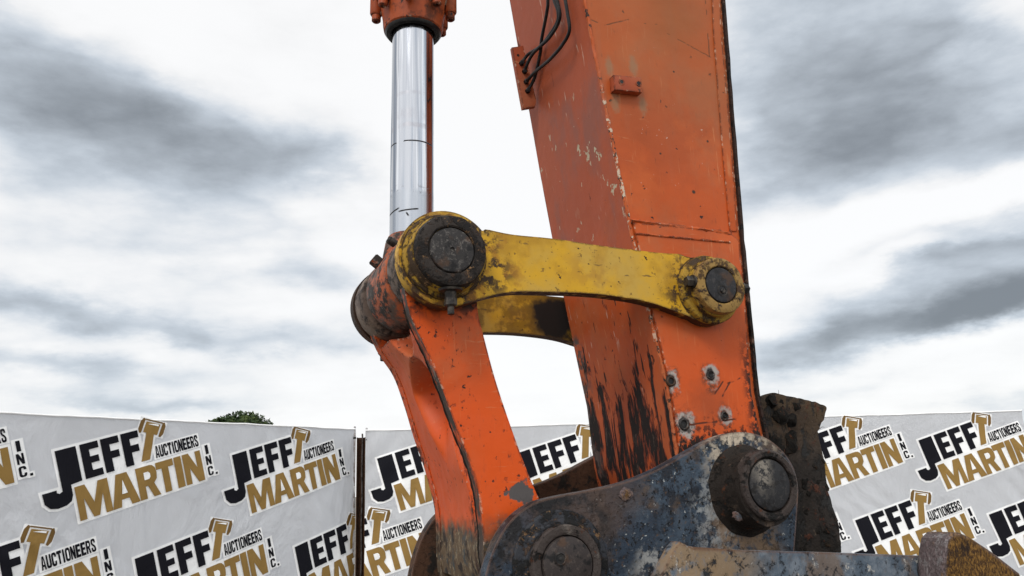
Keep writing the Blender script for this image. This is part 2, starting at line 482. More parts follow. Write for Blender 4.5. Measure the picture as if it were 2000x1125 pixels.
def ear_mat(name, far=False):
    m = Mat(name, (.027, .040, .060), .5, .1, spec=.25)
    m.lay((.052, .074, .102), m.st(m.noise(7, 6, .65, off=(2, 0, 4)), .48, .62), .5)
    m.lay((.018, .022, .030), m.st(m.noise(12, 8, .75, off=(6, 0, 2)), .49, .58), .55)
    m.lay((.10, .068, .048), m.mul(m.st(m.noise(5, 6, .7, off=(1, 3, 9)), .50, .64), .8), .7)
    m.lay((.26, .28, .29), m.mul(m.st(m.noise(40, 8, .8, off=(9, 3, 2)), .60, .65), .8), .7, .2)
    v = m.vor(75, warp=1.5)
    rnd = m.n('ShaderNodeSeparateColor', {0: v.outputs['Color']}).outputs[0]
    m.lay((.45, .46, .44), m.mul(m.st(v.outputs['Distance'], .24, .16), m.st(rnd, .90, .92)), .7)
    m.lay((.008, .008, .009), m.mul(m.st(v.outputs['Distance'], .40, .28), m.st(rnd, .20, .18)), .6, -.5)
    m.lay((.015, .014, .015), m.st(m.noise(44, 8, .8, off=(3, 3, 7)), .56, .61), .6, -.5)
    m.lay((.10, .06, .035), m.mul(m.st(m.noise(55, 5, .7, off=(1, 8, 7)), .58, .66), .8), .75)
    if not far:
        u, z = P(1440, 890, .06)
        m.lay((.52, .44, .34), m.mul(m.spot(u, z, .12, .5, .7, 14), m.st(m.noise(30, 7, .7, off=(4, 4, 4)), .44, .54)), .85, .5)
        u, z = P(1395, 1000, .06)
        m.lay((.30, .31, .31), m.mul(m.spot(u, z, .075, .5, .7, 14, el=1.7), m.st(m.noise(32, 7, .7, off=(8, 4, 4)), .46, .56), .9), .8)
        u, z = P(1460, 1050, .06)
        m.lay((.24, .16, .10), m.mul(m.spot(u, z, .13, .5, .6, 10), m.st(m.noise(20, 6, .7), .40, .56), .9), .85)
        u, z = P(1120, 985, .06)
        m.lay((.075, .050, .040), m.mul(m.spot(u, z, .19, .5, .6, 12, el=.6), .8), .6)
        u, z = P(1080, 1060, .06)
        m.lay((.018, .017, .018), m.mul(m.spot(u, z, .17, .3, .5, 12), m.st(m.noise(14, 6, .6), .40, .52)), .6)
        u, z = P(1280, 1120, .06)
        m.lay((.30, .30, .29), m.mul(m.spot(u, z, .07, .5, .6, 12), m.st(m.noise(28, 6, .7), .45, .55)), .8)
    else:
        m.lay((.07, .035, .02), .75 if False else m.st(m.noise(4, 5), .2, .4), .8)
        m.lay((.015, .012, .01), m.st(m.noise(12, 6, .7), .5, .6), .8)
    e = m.edge(.012)
    m.lay((.20, .12, .09), m.mul(e, .8), .55)
    m.h = m.add(m.h, m.mul(m.noise(45, 7, .7), .9), m.mul(m.noise(12, 4), .8))
    return m.done(.8, .006)


def lip_mat(name):
    m = Mat(name, (.075, .10, .13), .55, .1)
    m.lay((.15, .175, .205), m.st(m.noise(9, 7, .7), .46, .6), .7)
    m.lay((.15, .10, .065), m.mul(m.st(m.noise(7, 6, .7, (1, 1, .7), (4, 1, 1)), .52, .64), .7), .8)
    u, z = P(1370, 1110, -.2)
    m.lay((.24, .165, .095), m.mul(m.spot(u, z, .17, .5, .4, 10), m.st(m.noise(34, 5, .7, (.5, 1, .5)), .36, .52), .9), .85)
    m.lay((.020, .022, .026), m.st(m.noise(20, 8, .8, off=(1, 5, 3)), .53, .60), .6, -.5)
    m.lay((.48, .46, .42), m.mul(m.st(m.noise(18, 7, .75, off=(6, 5, 3)), .58, .64), .9), .8, .2)
    e = m.edge(.012)
    m.lay((.13, .06, .035), m.mul(e, .8), .6)
    m.h = m.add(m.h, m.mul(m.noise(40, 7, .7), .9))
    return m.done(.8, .006)


def rust_mat(name, base=(.19, .095, .020), dk=(.05, .022, .010), lite=(.30, .17, .05), edgecol=(.16, .12, .12), side=False):
    m = Mat(name, base, .8)
    m.lay(dk, m.st(m.noise(130, 7, .75, (1, 1, .5)), .47, .57), .85, -.5)
    m.lay(lite, m.mul(m.st(m.noise(170, 6, .75, (1, 1, .5), (4, 4, 4)), .52, .62), .8), .85)
    m.lay((.03, .016, .01), m.st(m.noise(9, 6, .7, off=(4, 2, 4)), .56, .66), .8)
    if side:
        sd = m.mul(m.facing(tuple(RZ @ Vector((-1, 0, .25))), .35, .6), m.st(m.noise(16, 6, .7, off=(4, 9, 4)), .32, .46))
        m.lay((.125, .095, .095), sd, .5)
        m.lay((.23, .21, .21), m.mul(sd, m.st(m.noise(40, 6, .7, (1, 1, .4)), .52, .62)), .5)
    if edgecol:
        m.lay(edgecol, m.mul(m.edge(.02, .01, .12), m.st(m.noise(18, 4), .3, .5)), .5)
    m.h = m.add(m.h, m.mul(m.noise(60, 6, .7), .8))
    return m.done(.9, .006)


def dark_grime(name, base=(.022, .016, .012), lite=(.085, .050, .030), lim=.54, rough=.8):
    m = Mat(name, base, rough, spec=.2)
    m.lay(lite, m.st(m.noise(14, 7, .7), lim, lim + .12), rough, .5)
    m.lay((.008, .007, .006), m.st(m.noise(22, 6, .7, off=(2, 6, 2)), .52, .6), rough, -.4)
    m.lay((.10, .035, .015), m.mul(m.st(m.noise(30, 5, .7, off=(2, 1, 2)), .60, .68), .8), .85)
    m.h = m.add(m.h, m.mul(m.noise(55, 6, .75), 1.0))
    return m.done(1.0, .008)


def chrome_mat(name):
    m = Mat(name, (.44, .455, .485), .13, 1.0)
    m.r = m.st(m.noise(60, 4, .6, (1, 1, .03)), .35, .75, .07, .22)
    m.lay((.30, .32, .36), m.mul(m.st(m.noise(44, 3, .6, (1, 1, .012), (2, 2, 2)), .46, .60), .75))
    m.lay((.70, .71, .73), m.mul(m.st(m.noise(70, 3, .6, (1, 1, .012), (6, 2, 2)), .54, .62), .8))
    # dull handled bands
    for y, w, a in ((200, .010, .5), (262, .014, .7), (240, .03, .35)):
        z = P(806, y, .45)[1]
        b = m.mul(m.st(m.m('ABSOLUTE', m.m('SUBTRACT', m.add(m.z, m.mul(m.noise(14, 4), .02)), z + .01)), w, w * .3),
                  m.st(m.noise(20, 5, .7, (1, 1, .5)), .40, .60), a)
        m.lay((.36, .35, .37), b, .24)
    # a scored ring and black marker scribbles
    z = P(806, 292, .45)[1]
    m.lay((.03, .03, .035), m.mul(m.st(m.m('ABSOLUTE', m.m('SUBTRACT', m.z, z)), .0035, .0018), m.st(m.noise(16, 4), .40, .48)), .6, -.5, 0.0)
    zl = P(806, 385, .45)[1]
    m.lay((.40, .42, .45), m.mul(m.st(m.z, zl + .01, zl - .01), .8), .27)
    m.lay((.15, .15, .16), m.mul(m.st(m.m('ABSOLUTE', m.m('SUBTRACT', m.z, zl)), .03, .0), m.st(m.noise(60, 5, .7), .54, .62), .6), .5)
    for a, b in (((762, 410), (782, 402)), ((782, 409), (816, 409)), ((794, 414), (798, 421))):
        pa, pb = P(*a, .38), P(*b, .38)
        m.lay((.01, .01, .012), m.seg(pa, pb, .0038, None, .002), .6, None, 0.0)
    return m.done(.2, .001)


def simple_mat(name, col, rough=.5, metal=0.0, var=None, h=.3, scale=20):
    m = Mat(name, col, rough, metal)
    if var:
        m.lay(var, m.st(m.noise(scale, 5, .65), .45, .62), rough)
    m.h = m.mul(m.noise(scale * 3, 4), h)
    return m.done(.5, .003)


def flap_mat():
    m = Mat('oily_flap', (.016, .011, .008), .7, spec=.35)
    m.lay((.048, .029, .016), m.mul(m.st(m.add(m.x, m.mul(m.noise(8, 5), .2)), 1.40, 1.50), m.st(m.z, zr(-.66), zr(-.50)), .9), .7)
    m.lay((.070, .042, .020), m.mul(m.st(m.x, 1.30, 1.46), m.st(m.z, zr(-.56), zr(-.42)), m.st(m.noise(9, 6, .7), .4, .6)), .7)
    m.lay((.10, .030, .014), m.mul(m.st(m.noise(20, 6, .7, off=(1, 4, 1)), .57, .66), .8), .8, .3)
    m.lay((.008, .007, .006), m.st(m.noise(16, 7, .7, (1, 1, .6), (2, 6, 2)), .50, .6), .55, -.5)
    m.lay((.16, .12, .08), m.mul(m.st(m.noise(45, 6, .75, (1, 1, .5), (8, 4, 1)), .63, .70), .7), .8)
    m.h = m.add(m.h, m.mul(m.noise(40, 6, .75), 1.0))
    return m.done(1.0, .008)


MT = {}
MT['stick_side'] = worn_orange('stick_side_paint', chips=.4, extra=stick_side_extra, fade=.8)
MT['stick_low'] = worn_orange('stick_lower_paint', chips=.8, extra=stick_lower_extra, fade=.5)
MT['stick_front'] = worn_orange('stick_front_paint', chips=.6, extra=stick_front_extra, fade=.7)
MT['orange'] = worn_orange('orange_paint', (.30, .055, .014), chips=2.2, extra=lambda m: (m.lay((.05, .022, .014), m.mul(m.st(m.noise(11, 6, .7, off=(3, 3, 1)), .50, .62), .75), .7), m.lay(BLACK, m.st(m.noise(26, 6, .7, off=(3, 9, 1)), .60, .66), .6)), fade=.8)
MT['bracket'] = worn_orange('dull_orange_paint', (.30, .055, .02), chips=.5, fade=.9)
MT['hlink'] = worn_orange('bucket_link_paint', (.58, .075, .006), chips=.7, extra=hlink_extra, fade=.5)
MT['eye'] = boss_paint('rod_eye_paint', (.40, .085, .022), (.035, .028, .024), .62)
MT['fork'] = boss_paint('fork_boss_paint', (.17, .12, .085), (.028, .020, .016), .5)
MT['fork_near'] = boss_paint('near_fork_paint', (.12, .08, .055), (.026, .020, .016), .6)
MT['yellow'] = yellow_link_mat('yellow_link_paint')
MT['yellow_far'] = yellow_link_mat('far_link_paint', 1.0)
MT['ring'] = collar_mat('greasy_yellow', (.34, .20, .025), (.05, .030, .016), .50)
MT['collar'] = collar_mat('greasy_black_collar', (.030, .023, .019), (.011, .009, .008), .49)
MT['collar_r'] = collar_mat('rusty_yellow_collar', (.28, .17, .05), (.06, .032, .016), .52)
MT['pin'] = pin_mat('pin_steel')
MT['pin_clean'] = pin_mat('pin_steel_dark', (.022, .022, .024), (.10, .09, .085), .45)
MT['pin_brown'] = pin_mat('pin_steel_brown', (.040, .032, .030), (.15, .12, .10), .4)
MT['ear'] = ear_mat('worn_blue_grey_steel')
MT['ear_far'] = ear_mat('far_ear_steel', True)
MT['earboss'] = dark_grime('brown_oily_steel', (.018, .013, .010), (.065, .044, .031), .54, .5)
MT['earring'] = dark_grime('worn_boss_face', (.045, .034, .030), (.095, .072, .060), .5, .45)
MT['lboss'] = collar_mat('greasy_blue_black_boss', (.030, .032, .038), (.010, .010, .010), .50)
MT['lring'] = dark_grime('rubbed_boss_ring', (.060, .047, .042), (.14, .12, .105), .5, .45)
MT['lip'] = lip_mat('scraped_bucket_steel')
MT['rust'] = rust_mat('flaky_rust', side=True)
MT['rust_dark'] = rust_mat('dark_rust', (.07, .030, .014), (.02, .012, .009), (.12, .05, .02), None)
MT['flap'] = flap_mat()
MT['clod'] = dark_grime('caked_mud', (.012, .010, .008), (.060, .035, .020), .56, .9)
MT['black'] = simple_mat('black_rubber', (.012, .012, .013), .45, 0, (.03, .028, .026), .2)
MT['bolt'] = simple_mat('oily_bolt', (.022, .020, .019), .45, .4, (.07, .06, .05), .5, 40)
MT['chrome'] = chrome_mat('chromed_rod')
MT['weld'] = worn_orange('weld_bead_paint', (.42, .08, .016), chips=2, edge=False, extra=lambda m: (m.lay((.04, .022, .016), m.st(m.noise(34, 5, .7, off=(6, 1, 2)), .55, .60), .7), m.lay((.55, .44, .33), m.mul(m.st(m.noise(30, 5, .7, off=(1, 1, 2)), .52, .57), m.st(m.z, zr(.78), zr(.6)), m.st(m.z, zr(-.35), zr(-.1))), .7)))
MT['backplate'] = dark_grime('back_plate_edge', (.035, .018, .013), (.17, .10, .07), .55, .7)

# ------------------------------------------------------------------ mesh helpers


def mk(name, bm, mats, parent=None, ang=32, smooth=True):
    me = bpy.data.meshes.new(name)
    bmesh.ops.recalc_face_normals(bm, faces=bm.faces[:])
    bm.to_mesh(me)
    bm.free()
    for m in (mats if isinstance(mats, (list, tuple)) else [mats]):
        me.materials.append(m)
    if smooth:
        me.shade_smooth()
        me.set_sharp_from_angle(angle=radians(ang))
    o = bpy.data.objects.new(name, me)
    COL.objects.link(o)
    if parent:
        o.parent = parent
    return o


def tag(o, label=None, cat=None, group=None, kind=None):
    for k, v in (('label', label), ('category', cat), ('group', group), ('kind', kind)):
        if v:
            o[k] = v
    return o


def empty(name, loc, rot=0):
    o = bpy.data.objects.new(name, None)
    o.empty_display_size = .2
    COL.objects.link(o)
    o.location = loc
    o.rotation_euler = (0, 0, rot)
    return o


def prism(bm, pts, s0, s1, bev=.004, mi=0, seg=2):
    """outline in (u, z) extruded along the pin axis from s0 to s1"""
    a = [bm.verts.new((u, s0, z)) for u, z in pts]
    b = [bm.verts.new((u, s1, z)) for u, z in pts]
    n = len(pts)
    fs = [bm.faces.new(a), bm.faces.new(b[::-1])]
    for i in range(n):
        fs.append(bm.faces.new((a[i], b[i], b[(i + 1) % n], a[(i + 1) % n])))
    for f in fs:
        f.material_index = mi
    if bev:
        es = set()
        for f in fs[:2]:
            es.update(f.edges)
        bmesh.ops.bevel(bm, geom=list(es), offset=bev, segments=seg, affect='EDGES', profile=.6, clamp_overlap=True, material=-1)
    return bm


def frame_of(d):
    d = Vector(d).normalized()
    t = Vector((0, 0, 1)) if abs(d.z) < .9 else Vector((1, 0, 0))
    x = t.cross(d).normalized()
    return x, d.cross(x), d


def lathe(bm, o, d, prof, seg=72, mi=0, cap=True, jit=0.0, seed=0):
    """profile [(radius, distance along d)] turned round the axis through o"""
    o = Vector(o)
    x, y, d = frame_of(d)
    rings = []
    for r, t in prof:
        ring = []
        for k in range(seg):
            a = 2 * pi * k / seg
            q = o + d * t + (x * cos(a) + y * sin(a)) * r
            if jit:
                j = mnoise.noise(q * 17 + Vector((seed, 0, 0))) + .5 * mnoise.noise(q * 45 + Vector((seed, 3, 0)))
                q = o + d * t + (x * cos(a) + y * sin(a)) * (r + jit * j)
            ring.append(bm.verts.new(q))
        rings.append(ring)
    for a, b in zip(rings, rings[1:]):
        for k in range(seg):
            f = bm.faces.new((a[k], a[(k + 1) % seg], b[(k + 1) % seg], b[k]))
            f.material_index = mi
    if cap:
        f = bm.faces.new(rings[0][::-1]); f.material_index = mi
        f = bm.faces.new(rings[-1]); f.material_index = mi
    return bm


def ringprof(r, a, b, c=.004):
    """solid disc between distances a and b with rounded rims"""
    return [(r - c, a), (r - c * .3, a + c * .3), (r, a + c), (r, b - c), (r - c * .3, b - c * .3), (r - c, b)]


def washer(ri, ro, a, b, c=.003):
    return [(ri, b), (ri, a + c), (ri + c, a), (ro - c, a), (ro, a + c), (ro, b - c), (ro - c, b), (ri, b)]


def tube(bm, pts, r, seg=10, mi=0, jit=0.0, seed=0):
    pts = [Vector(p) for p in pts]
    rings = []
    up = None
    for i, p in enumerate(pts):
        d = (pts[min(i + 1, len(pts) - 1)] - pts[max(i - 1, 0)]).normalized()
        if up is None:
            x, y, _ = frame_of(d)
        else:
            x = (up - d * up.dot(d)).normalized()
            y = d.cross(x)
        up = x
        rr = r(i / (len(pts) - 1)) if callable(r) else r
        ring = []
        for k in range(seg):
            a = 2 * pi * k / seg
            j = 1 + (jit * mnoise.noise(p * 60 + Vector((seed + cos(a) * 2, sin(a) * 2, 0))) if jit else 0)
            ring.append(bm.verts.new(p + (x * cos(a) + y * sin(a)) * rr * j))
        rings.append(ring)
    for a, b in zip(rings, rings[1:]):
        for k in range(seg):
            f = bm.faces.new((a[k], a[(k + 1) % seg], b[(k + 1) % seg], b[k]))
            f.material_index = mi
    bm.faces.new(rings[0][::-1]).material_index = mi
    bm.faces.new(rings[-1]).material_index = mi
    return bm


def crom(pts, n=6, closed=False):
    """Catmull-Rom through points of any dimension"""
    pts = [Vector(p) for p in pts]
    out = []
    m = len(pts)
    rng = range(m if closed else m - 1)
    for i in rng:
        if closed:
            a, b, c, d = pts[i - 1], pts[i], pts[(i + 1) % m], pts[(i + 2) % m]
        else:
            a, b, c, d = pts[max(i - 1, 0)], pts[i], pts[i + 1], pts[min(i + 2, m - 1)]
        for k in range(n):
            t = k / n
            out.append(.5 * ((2 * b) + (c - a) * t + (2 * a - 5 * b + 4 * c - d) * t * t + (3 * b - a - 3 * c + d) * t ** 3))
    if not closed:
        out.append(pts[-1])
    return out


def box(bm, lo, hi, bev=.003, mi=0, mat=None):
    r = bmesh.ops.create_cube(bm, size=1)
    c = (Vector(lo) + Vector(hi)) / 2
    s = Vector(hi) - Vector(lo)
    for v in r['verts']:
        v.co = Vector((v.co.x * s.x, v.co.y * s.y, v.co.z * s.z)) + c
        if mat:
            v.co = mat @ v.co
    es = list({e for v in r['verts'] for e in v.link_edges})
    for f in {f for v in r['verts'] for f in v.link_faces}:
        f.material_index = mi
    if bev:
        bmesh.ops.bevel(bm, geom=es, offset=bev, segments=2, affect='EDGES', clamp_overlap=True)
    return bm


def arc(c, r, a0, a1, n):
    return [(c[0] + r * cos(radians(a0 + (a1 - a0) * i / n)), c[1] + r * sin(radians(a0 + (a1 - a0) * i / n))) for i in range(n + 1)]


def hexbolt(bm, o, d, r, h, shank=0.0, sr=0.0):
    lathe(bm, o, d, [(r * 1.25, 0), (r * 1.25, h * .18), (r, h * .18)], seg=24)
    lathe(bm, Vector(o) + Vector(d).normalized() * h * .18, d, [(r, 0), (r, h * .7), (r * .85, h * .82)], seg=6)
    if shank:
        lathe(bm, Vector(o) + Vector(d).normalized() * h, d, [(sr, -.002), (sr, shank)], seg=16)


bm_new = bmesh.new
NEAR = Vector((0, -1, 0))          # towards the viewer along the pins
AX = Vector((0, 1, 0))
T = (-.010, 0, Z0 + .003)                     # top pin axis at s = 0 (machine coordinates)
RPIN = (*P(1410, 556, .0),)
RPIN = (RPIN[0], 0, RPIN[1])

# ------------------------------------------------------------------ excavator arm
arm = empty('excavator', BASE, AZ)
tag(arm, 'weathered orange excavator stick with yellow side links, orange bucket link and chrome cylinder rod', 'excavator')

# --- stick: tapered welded box
S0, S1 = .13, .70
front_rel = [(.407, 2.2), (.559, 1.051), (.623, .568), (.689, .117), (.725, -.098), (.774, -.376), (.79, -.609), (.805, -.70)]
back_rel = [(1.17, -.70), (1.131, -.389), (1.145, .215), (1.186, 1.193), (1.228, 2.2)]
fr = [(u, Z0 + z) for u, z in front_rel]
bk = [(u, Z0 + z) for u, z in back_rel]
bot = [(.86, Z0 - .80), (.98, Z0 - .84), (1.1, Z0 - .82)]


def front_u(z):
    for (u1, z1), (u2, z2) in zip(fr, fr[1:]):
        if z2 <= z <= z1:
            return u1 + (u2 - u1) * (z - z1) / (z2 - z1)
    return fr[-1][0]


def lerp_line(ps, n):
    out = []
    for a, b in zip(ps, ps[1:]):
        for k in range(n):
            t = k / n
            out.append(tuple(a[i] + (b[i] - a[i]) * t for i in range(len(a))))
    out.append(ps[-1])
    return out


bm = bm_new()
frd = lerp_line(fr, 6)
prism(bm, frd + bot + bk, S0, S1, .006)
for f in bm.faces:
    f.normal_update()
    if f.normal.x < -.6 and f.calc_center_median().z > Z0 - .75:
        f.material_index = 1
stick = mk('stick', bm, [MT['stick_side'], MT['stick_front']], arm)

# back plate whose bare edge shows at the right of the side face
bm = bm_new()
bkd = lerp_line(bk, 14)
jag = [(u + .012 + .004 * mnoise.noise(Vector((0, z * 30, 1))), z) for u, z in bkd]
prism(bm, [(u + .001, z) for u, z in bkd] + jag[::-1], S0 - .012, S1 + .01, .002)
mk('back_plate', bm, MT['backplate'], stick)
# narrow raised strip along the right edge of the side face, above the doubler
bm = bm_new()
st_in = [P(1358 + 26, -160, S0), P(1392, 60, S0), P(1410, 300, S0), P(1424, 452, S0)]
st_out = [P(1395 + 4, -160, S0), P(1407, 60, S0), P(1428, 300, S0), P(1438, 452, S0)]
prism(bm, st_in + st_out[::-1], S0 - .005, S0 + .002, .002)
mk('edge_strip', bm, MT['stick_side'], stick)
# doubler plate over the lower end of the stick
bm = bm_new()
dbl = [P(1234, 436, S0), P(1330, 445, S0), P(1426, 459, S0), P(1440, 470, S0), P(1452, 600, S0), P(1462, 768, S0)]
dbl += [(1.14, Z0 - .60), (1.1, Z0 - .80), (.86, Z0 - .79), (.80, Z0 - .69)]
dbl += [(u + .008, z) for u, z in fr[::-1] if z < Z0 + .11 and z > Z0 - .65]
dbl[-1] = (dbl[-1][0], dbl[-1][1])
prism(bm, dbl, S0 - .010, S0 + .002, .003)
mk('doubler_plate', bm, MT['stick_low'], stick)
# weld beads: front corner, doubler top, second seam
bm = bm_new()
cr = [Vector((u + .002, S0 + .002, z)) for u, z in lerp_line(fr, 40)]
tube(bm, cr, .0065, 8, 0, .55, 1)
mk('weld_bead', bm, MT['weld'], stick)
bm = bm_new()
for k, (a, b) in enumerate((((1232, 431), (1428, 456)), ((1240, 457), (1424, 474)))):
    pa, pb = P(*a, S0 - .006), P(*b, S0 - .006)
    pts = [(pa[0] + (pb[0] - pa[0]) * i / 60, S0 - (.004 if k == 0 else .0105), pa[1] + (pb[1] - pa[1]) * i / 60) for i in range(61)]
    tube(bm, pts, .008 if k == 0 else .004, 8, 0, .5, 5 + k)
mk('weld_bead', bm, MT['stick_low'], stick)
# burnt-off bolts: ragged raised rims round dark sunken stubs
for i, (x, y, rr) in enumerate(((1311, 744, 1.0), (1388, 732, .92), (1336, 829, 1.15), (1415, 812, .85))):
    u, z = P(x, y, S0 - .012)
    bm = bm_new()
    lathe(bm, (u, S0 - .0095, z), NEAR, [(.020 * rr, -.001), (.018 * rr, .004), (.0145 * rr, .0065), (.012 * rr, .005), (.0105 * rr, -.001)], 40, 0, False, .006, i * 5)
    rim = mk('burnt_rim', bm, MT['pin'], stick)
    bm = bm_new()
    lathe(bm, (u + .001 * i, S0 - .0098, z), NEAR, [(.0135 * rr, -.001), (.012 * rr, .0004), (.007 * rr, .0012 + .002 * (i % 2)), (.003 * rr, .001)], 24, 0, True, .004, i)
    mk('bolt_stub', bm, MT['black'], rim)
# mounting block with two tapped holes
bm = bm_new()
mb = [P(1201, 143, .09), P(1256, 148, .09), P(1257, 178, .09), P(1203, 172, .09)]
prism(bm, mb, S0 - .030, S0 + .002, .004)
blk = mk('mounting_block', bm, MT['bracket'], stick)
for q in ((1214, 160), (1247, 163)):
    bm = bm_new()
    u, z = P(*q, .10)
    lathe(bm, (u, S0 - .0305, z), NEAR, washer(.0075, .0125, -.002, .0012, .0008)[::1], 20, 0, False)
    mk('hole_rim', bm, MT['orange'], blk)
    bm = bm_new()
    lathe(bm, (u, S0 - .0305, z), NEAR, [(.0082, -.004), (.0082, .0005)], 20)
    mk('tapped_hole', bm, MT['black'], blk)
# hose bracket standing off the front face, with four hoses
bm = bm_new()
hb = [P(1000, 92, .60), P(1022, 89, .60), P(1048, 196, .60), P(1046, 208, .60), P(1022, 212, .60)]
prism(bm, hb, .60, .622, .003)
zt, zb = P(1012, 92, .62)[1], P(1034, 208, .62)[1]
hbo = mk('hose_bracket', bm, MT['bracket'], stick)
bm = bm_new()
u, z = P(1012, 108, .60)
lathe(bm, (u, .601, z), NEAR, [(.006, 0), (.006, .0012)], 16)
mk('bracket_hole', bm, MT['black'], hbo)
NF = Vector((-(fr[1][1] - fr[2][1]), 0, -(fr[2][0] - fr[1][0]))).normalized()
NF = Vector((-abs(NF.x), 0, -abs(NF.z)))
pf = Vector((fr[2][0], .4, fr[2][1])) + NF * .022
HOSES = [
    [(1066, -40), (1070, 0), (1068, 24), (1058, 76), (1055, 104), (1044, 152), (1030, 178)],
    [(1072, -40), (1082, 0), (1090, 24), (1086, 48), (1058, 88), (1032, 106), (1018, 124)],
    [(1080, -40), (1088, 0), (1093, 36), (1074, 72), (1040, 106), (1024, 140)],
    [(1096, -40), (1104, 0), (1108, 24), (1112, 60), (1098, 88), (1074, 116), (1046, 140), (1027, 160)],
]
for i, hp in enumerate(HOSES):
    pts = [P3(x, y, pf + NF * (.006 * i), NF) for x, y in hp]
    pts[-1] = Vector((*P(*hp[-1], .598)[:1], .598, P(*hp[-1], .598)[1]))
    bm = bm_new()
    tube(bm, crom(pts, 8), .0068, 10)
    lathe(bm, pts[-1] + Vector((0, .004, 0)), NEAR, [(.011, 0), (.011, .016), (.008, .018)], 6)
    mk('hose', bm, MT['black'], stick)

# --- yellow side links
LFRONT, LBACK = .078, .128
MID = .435


def link_outline():
    top = [(948, 447), (1000, 458), (1080, 466), (1160, 478), (1230, 487), (1290, 494), (1330, 496)]
    btm = [(1346, 618), (1317, 607), (1270, 591), (1220, 581), (1150, 573), (1060, 570), (1000, 570), (950, 580), (915, 592)]
    t = [P(x, y, LFRONT) for x, y in top]
    b = [P(x, y, LFRONT) for x, y in btm]
    c2 = (RPIN[0], RPIN[2])
    R2 = .1215
    R1 = .150
    a_s = math.degrees(atan2(t[-1][1] - c2[1], t[-1][0] - c2[0]))
    a_e = math.degrees(atan2(b[0][1] - c2[1], b[0][0] - c2[0])) - 0
    a_e = a_e if a_e < a_s else a_e - 360
    right = arc(c2, R2, min(a_s, 118), max(a_e, -125) if a_e > -200 else -125, 28)
    a1 = math.degrees(atan2(b[-1][1] - Z0, b[-1][0]))
    a2 = math.degrees(atan2(t[0][1] - Z0, t[0][0]))
    left = arc((0, Z0), R1, -78, -325, 44)
    body_t = [tuple(v) for v in crom(t, 4)]
    body_b = [tuple(v) for v in crom(b, 4)]
    return body_t + right + body_b + left


LO = link_outline()


def side_link(far):
    def sy(s):
        return 2 * MID - s if far else s
    d = AX if far else NEAR

    def at(c, s):
        return (c[0], sy(s), c[2])
    bm = bm_new()
    s0, s1 = sorted((sy(LFRONT), sy(LBACK)))
    prism(bm, LO, s0, s1, .005)
    # stepped rings round the left eye, and the right boss
    lathe(bm, at(T, LFRONT), d, [(.130, -.01), (.130, .012), (.127, .017), (.121, .019), (.119, .034), (.116, .038), (.114, .052)], 96, 1, True, .0018, 3)
    lathe(bm, at(RPIN, LFRONT), d, [(.121, -.02), (.121, .010), (.117, .018), (.106, .022), (.102, .028), (.102, .046)], 96, 1, True, .0015, 8)
    lk = mk('side_link', bm, [MT['yellow_far'] if far else MT['yellow'], MT['ring']], arm)
    lk['label'] = ('far yellow side link with black grime blotch' if far else 'near yellow side link, scuffed paint')
    # collars
    bm = bm_new()
    lathe(bm, at(T, LFRONT - .046), d, [(.071, .022), (.0715, .029), (.076, .032), (.098, .032), (.106, .028), (.110, .018), (.111, 0), (.071, 0)], 96, 0, False, .0022, 11)
    mk('pin_collar', bm, MT['collar'], lk)
    bm = bm_new()
    lathe(bm, at(RPIN, LFRONT - .044), d, [(.064, .026), (.0645, .031), (.068, .034), (.088, .034), (.096, .030), (.098, .022), (.098, 0), (.064, 0)], 96, 0, False, .0018, 12)
    mk('pin_collar', bm, MT['collar_r'], lk)
    # pins
    bm = bm_new()
    lathe(bm, at(T, LFRONT), d, [(.069, -.02), (.069, .073), (.066, .077), (.060, .078), (.008, .079), (.006, .073), (.003, .073)], 80)
    mk('link_pin', bm, MT['pin'], lk)
    bm = bm_new()
    lathe(bm, at(RPIN, LFRONT), d, [(.0615, -.02), (.0615, .073), (.059, .077), (.054, .078), (.01, .078)], 80)
    mk('link_pin', bm, MT['pin_clean'], lk)
    # dimple with a bolt on the right pin, small centre punch
    c = Vector(at(RPIN, LFRONT - .078))
    bm = bm_new()
    lathe(bm, c + Vector((.0, 0, -.020)), d, [(.020, -.001), (.020, .0012), (.015, .0014), (.013, -.006)], 28)
    lathe(bm, c + Vector((0, 0, -.022)), d, [(.0095, -.003), (.0095, .004), (.007, .006)], 6)
    mk('grease_plug', bm, MT['bolt'], lk)
    # retaining bolts: through the right boss, and below the left collar
    for sgn in (-1, 1):
        bm = bm_new()
        hexbolt(bm, (RPIN[0] + sgn * .096, sy(.026), RPIN[2] + .004 - sgn * .006), Vector((sgn, 0, 0)), .019, .030)
        mk('retaining_bolt', bm, MT['bolt'], lk)
    bm = bm_new()
    lathe(bm, (-.012, sy(.018), Z0 - .112), (0, 0, -1), [(.036, 0), (.034, .006), (.018, .008), (.016, .028)], 24)
    lathe(bm, (-.012, sy(.018), Z0 - .139), (0, 0, -1), [(.019, 0), (.019, .020), (.015, .024)], 6)
    lathe(bm, (-.012, sy(.018), Z0 - .160), (0, 0, -1), [(.010, 0), (.010, .026), (.006, .028)], 16)
    mk('retaining_bolt', bm, MT['bolt'], lk)
    return lk


side_link(False)
side_link(True)

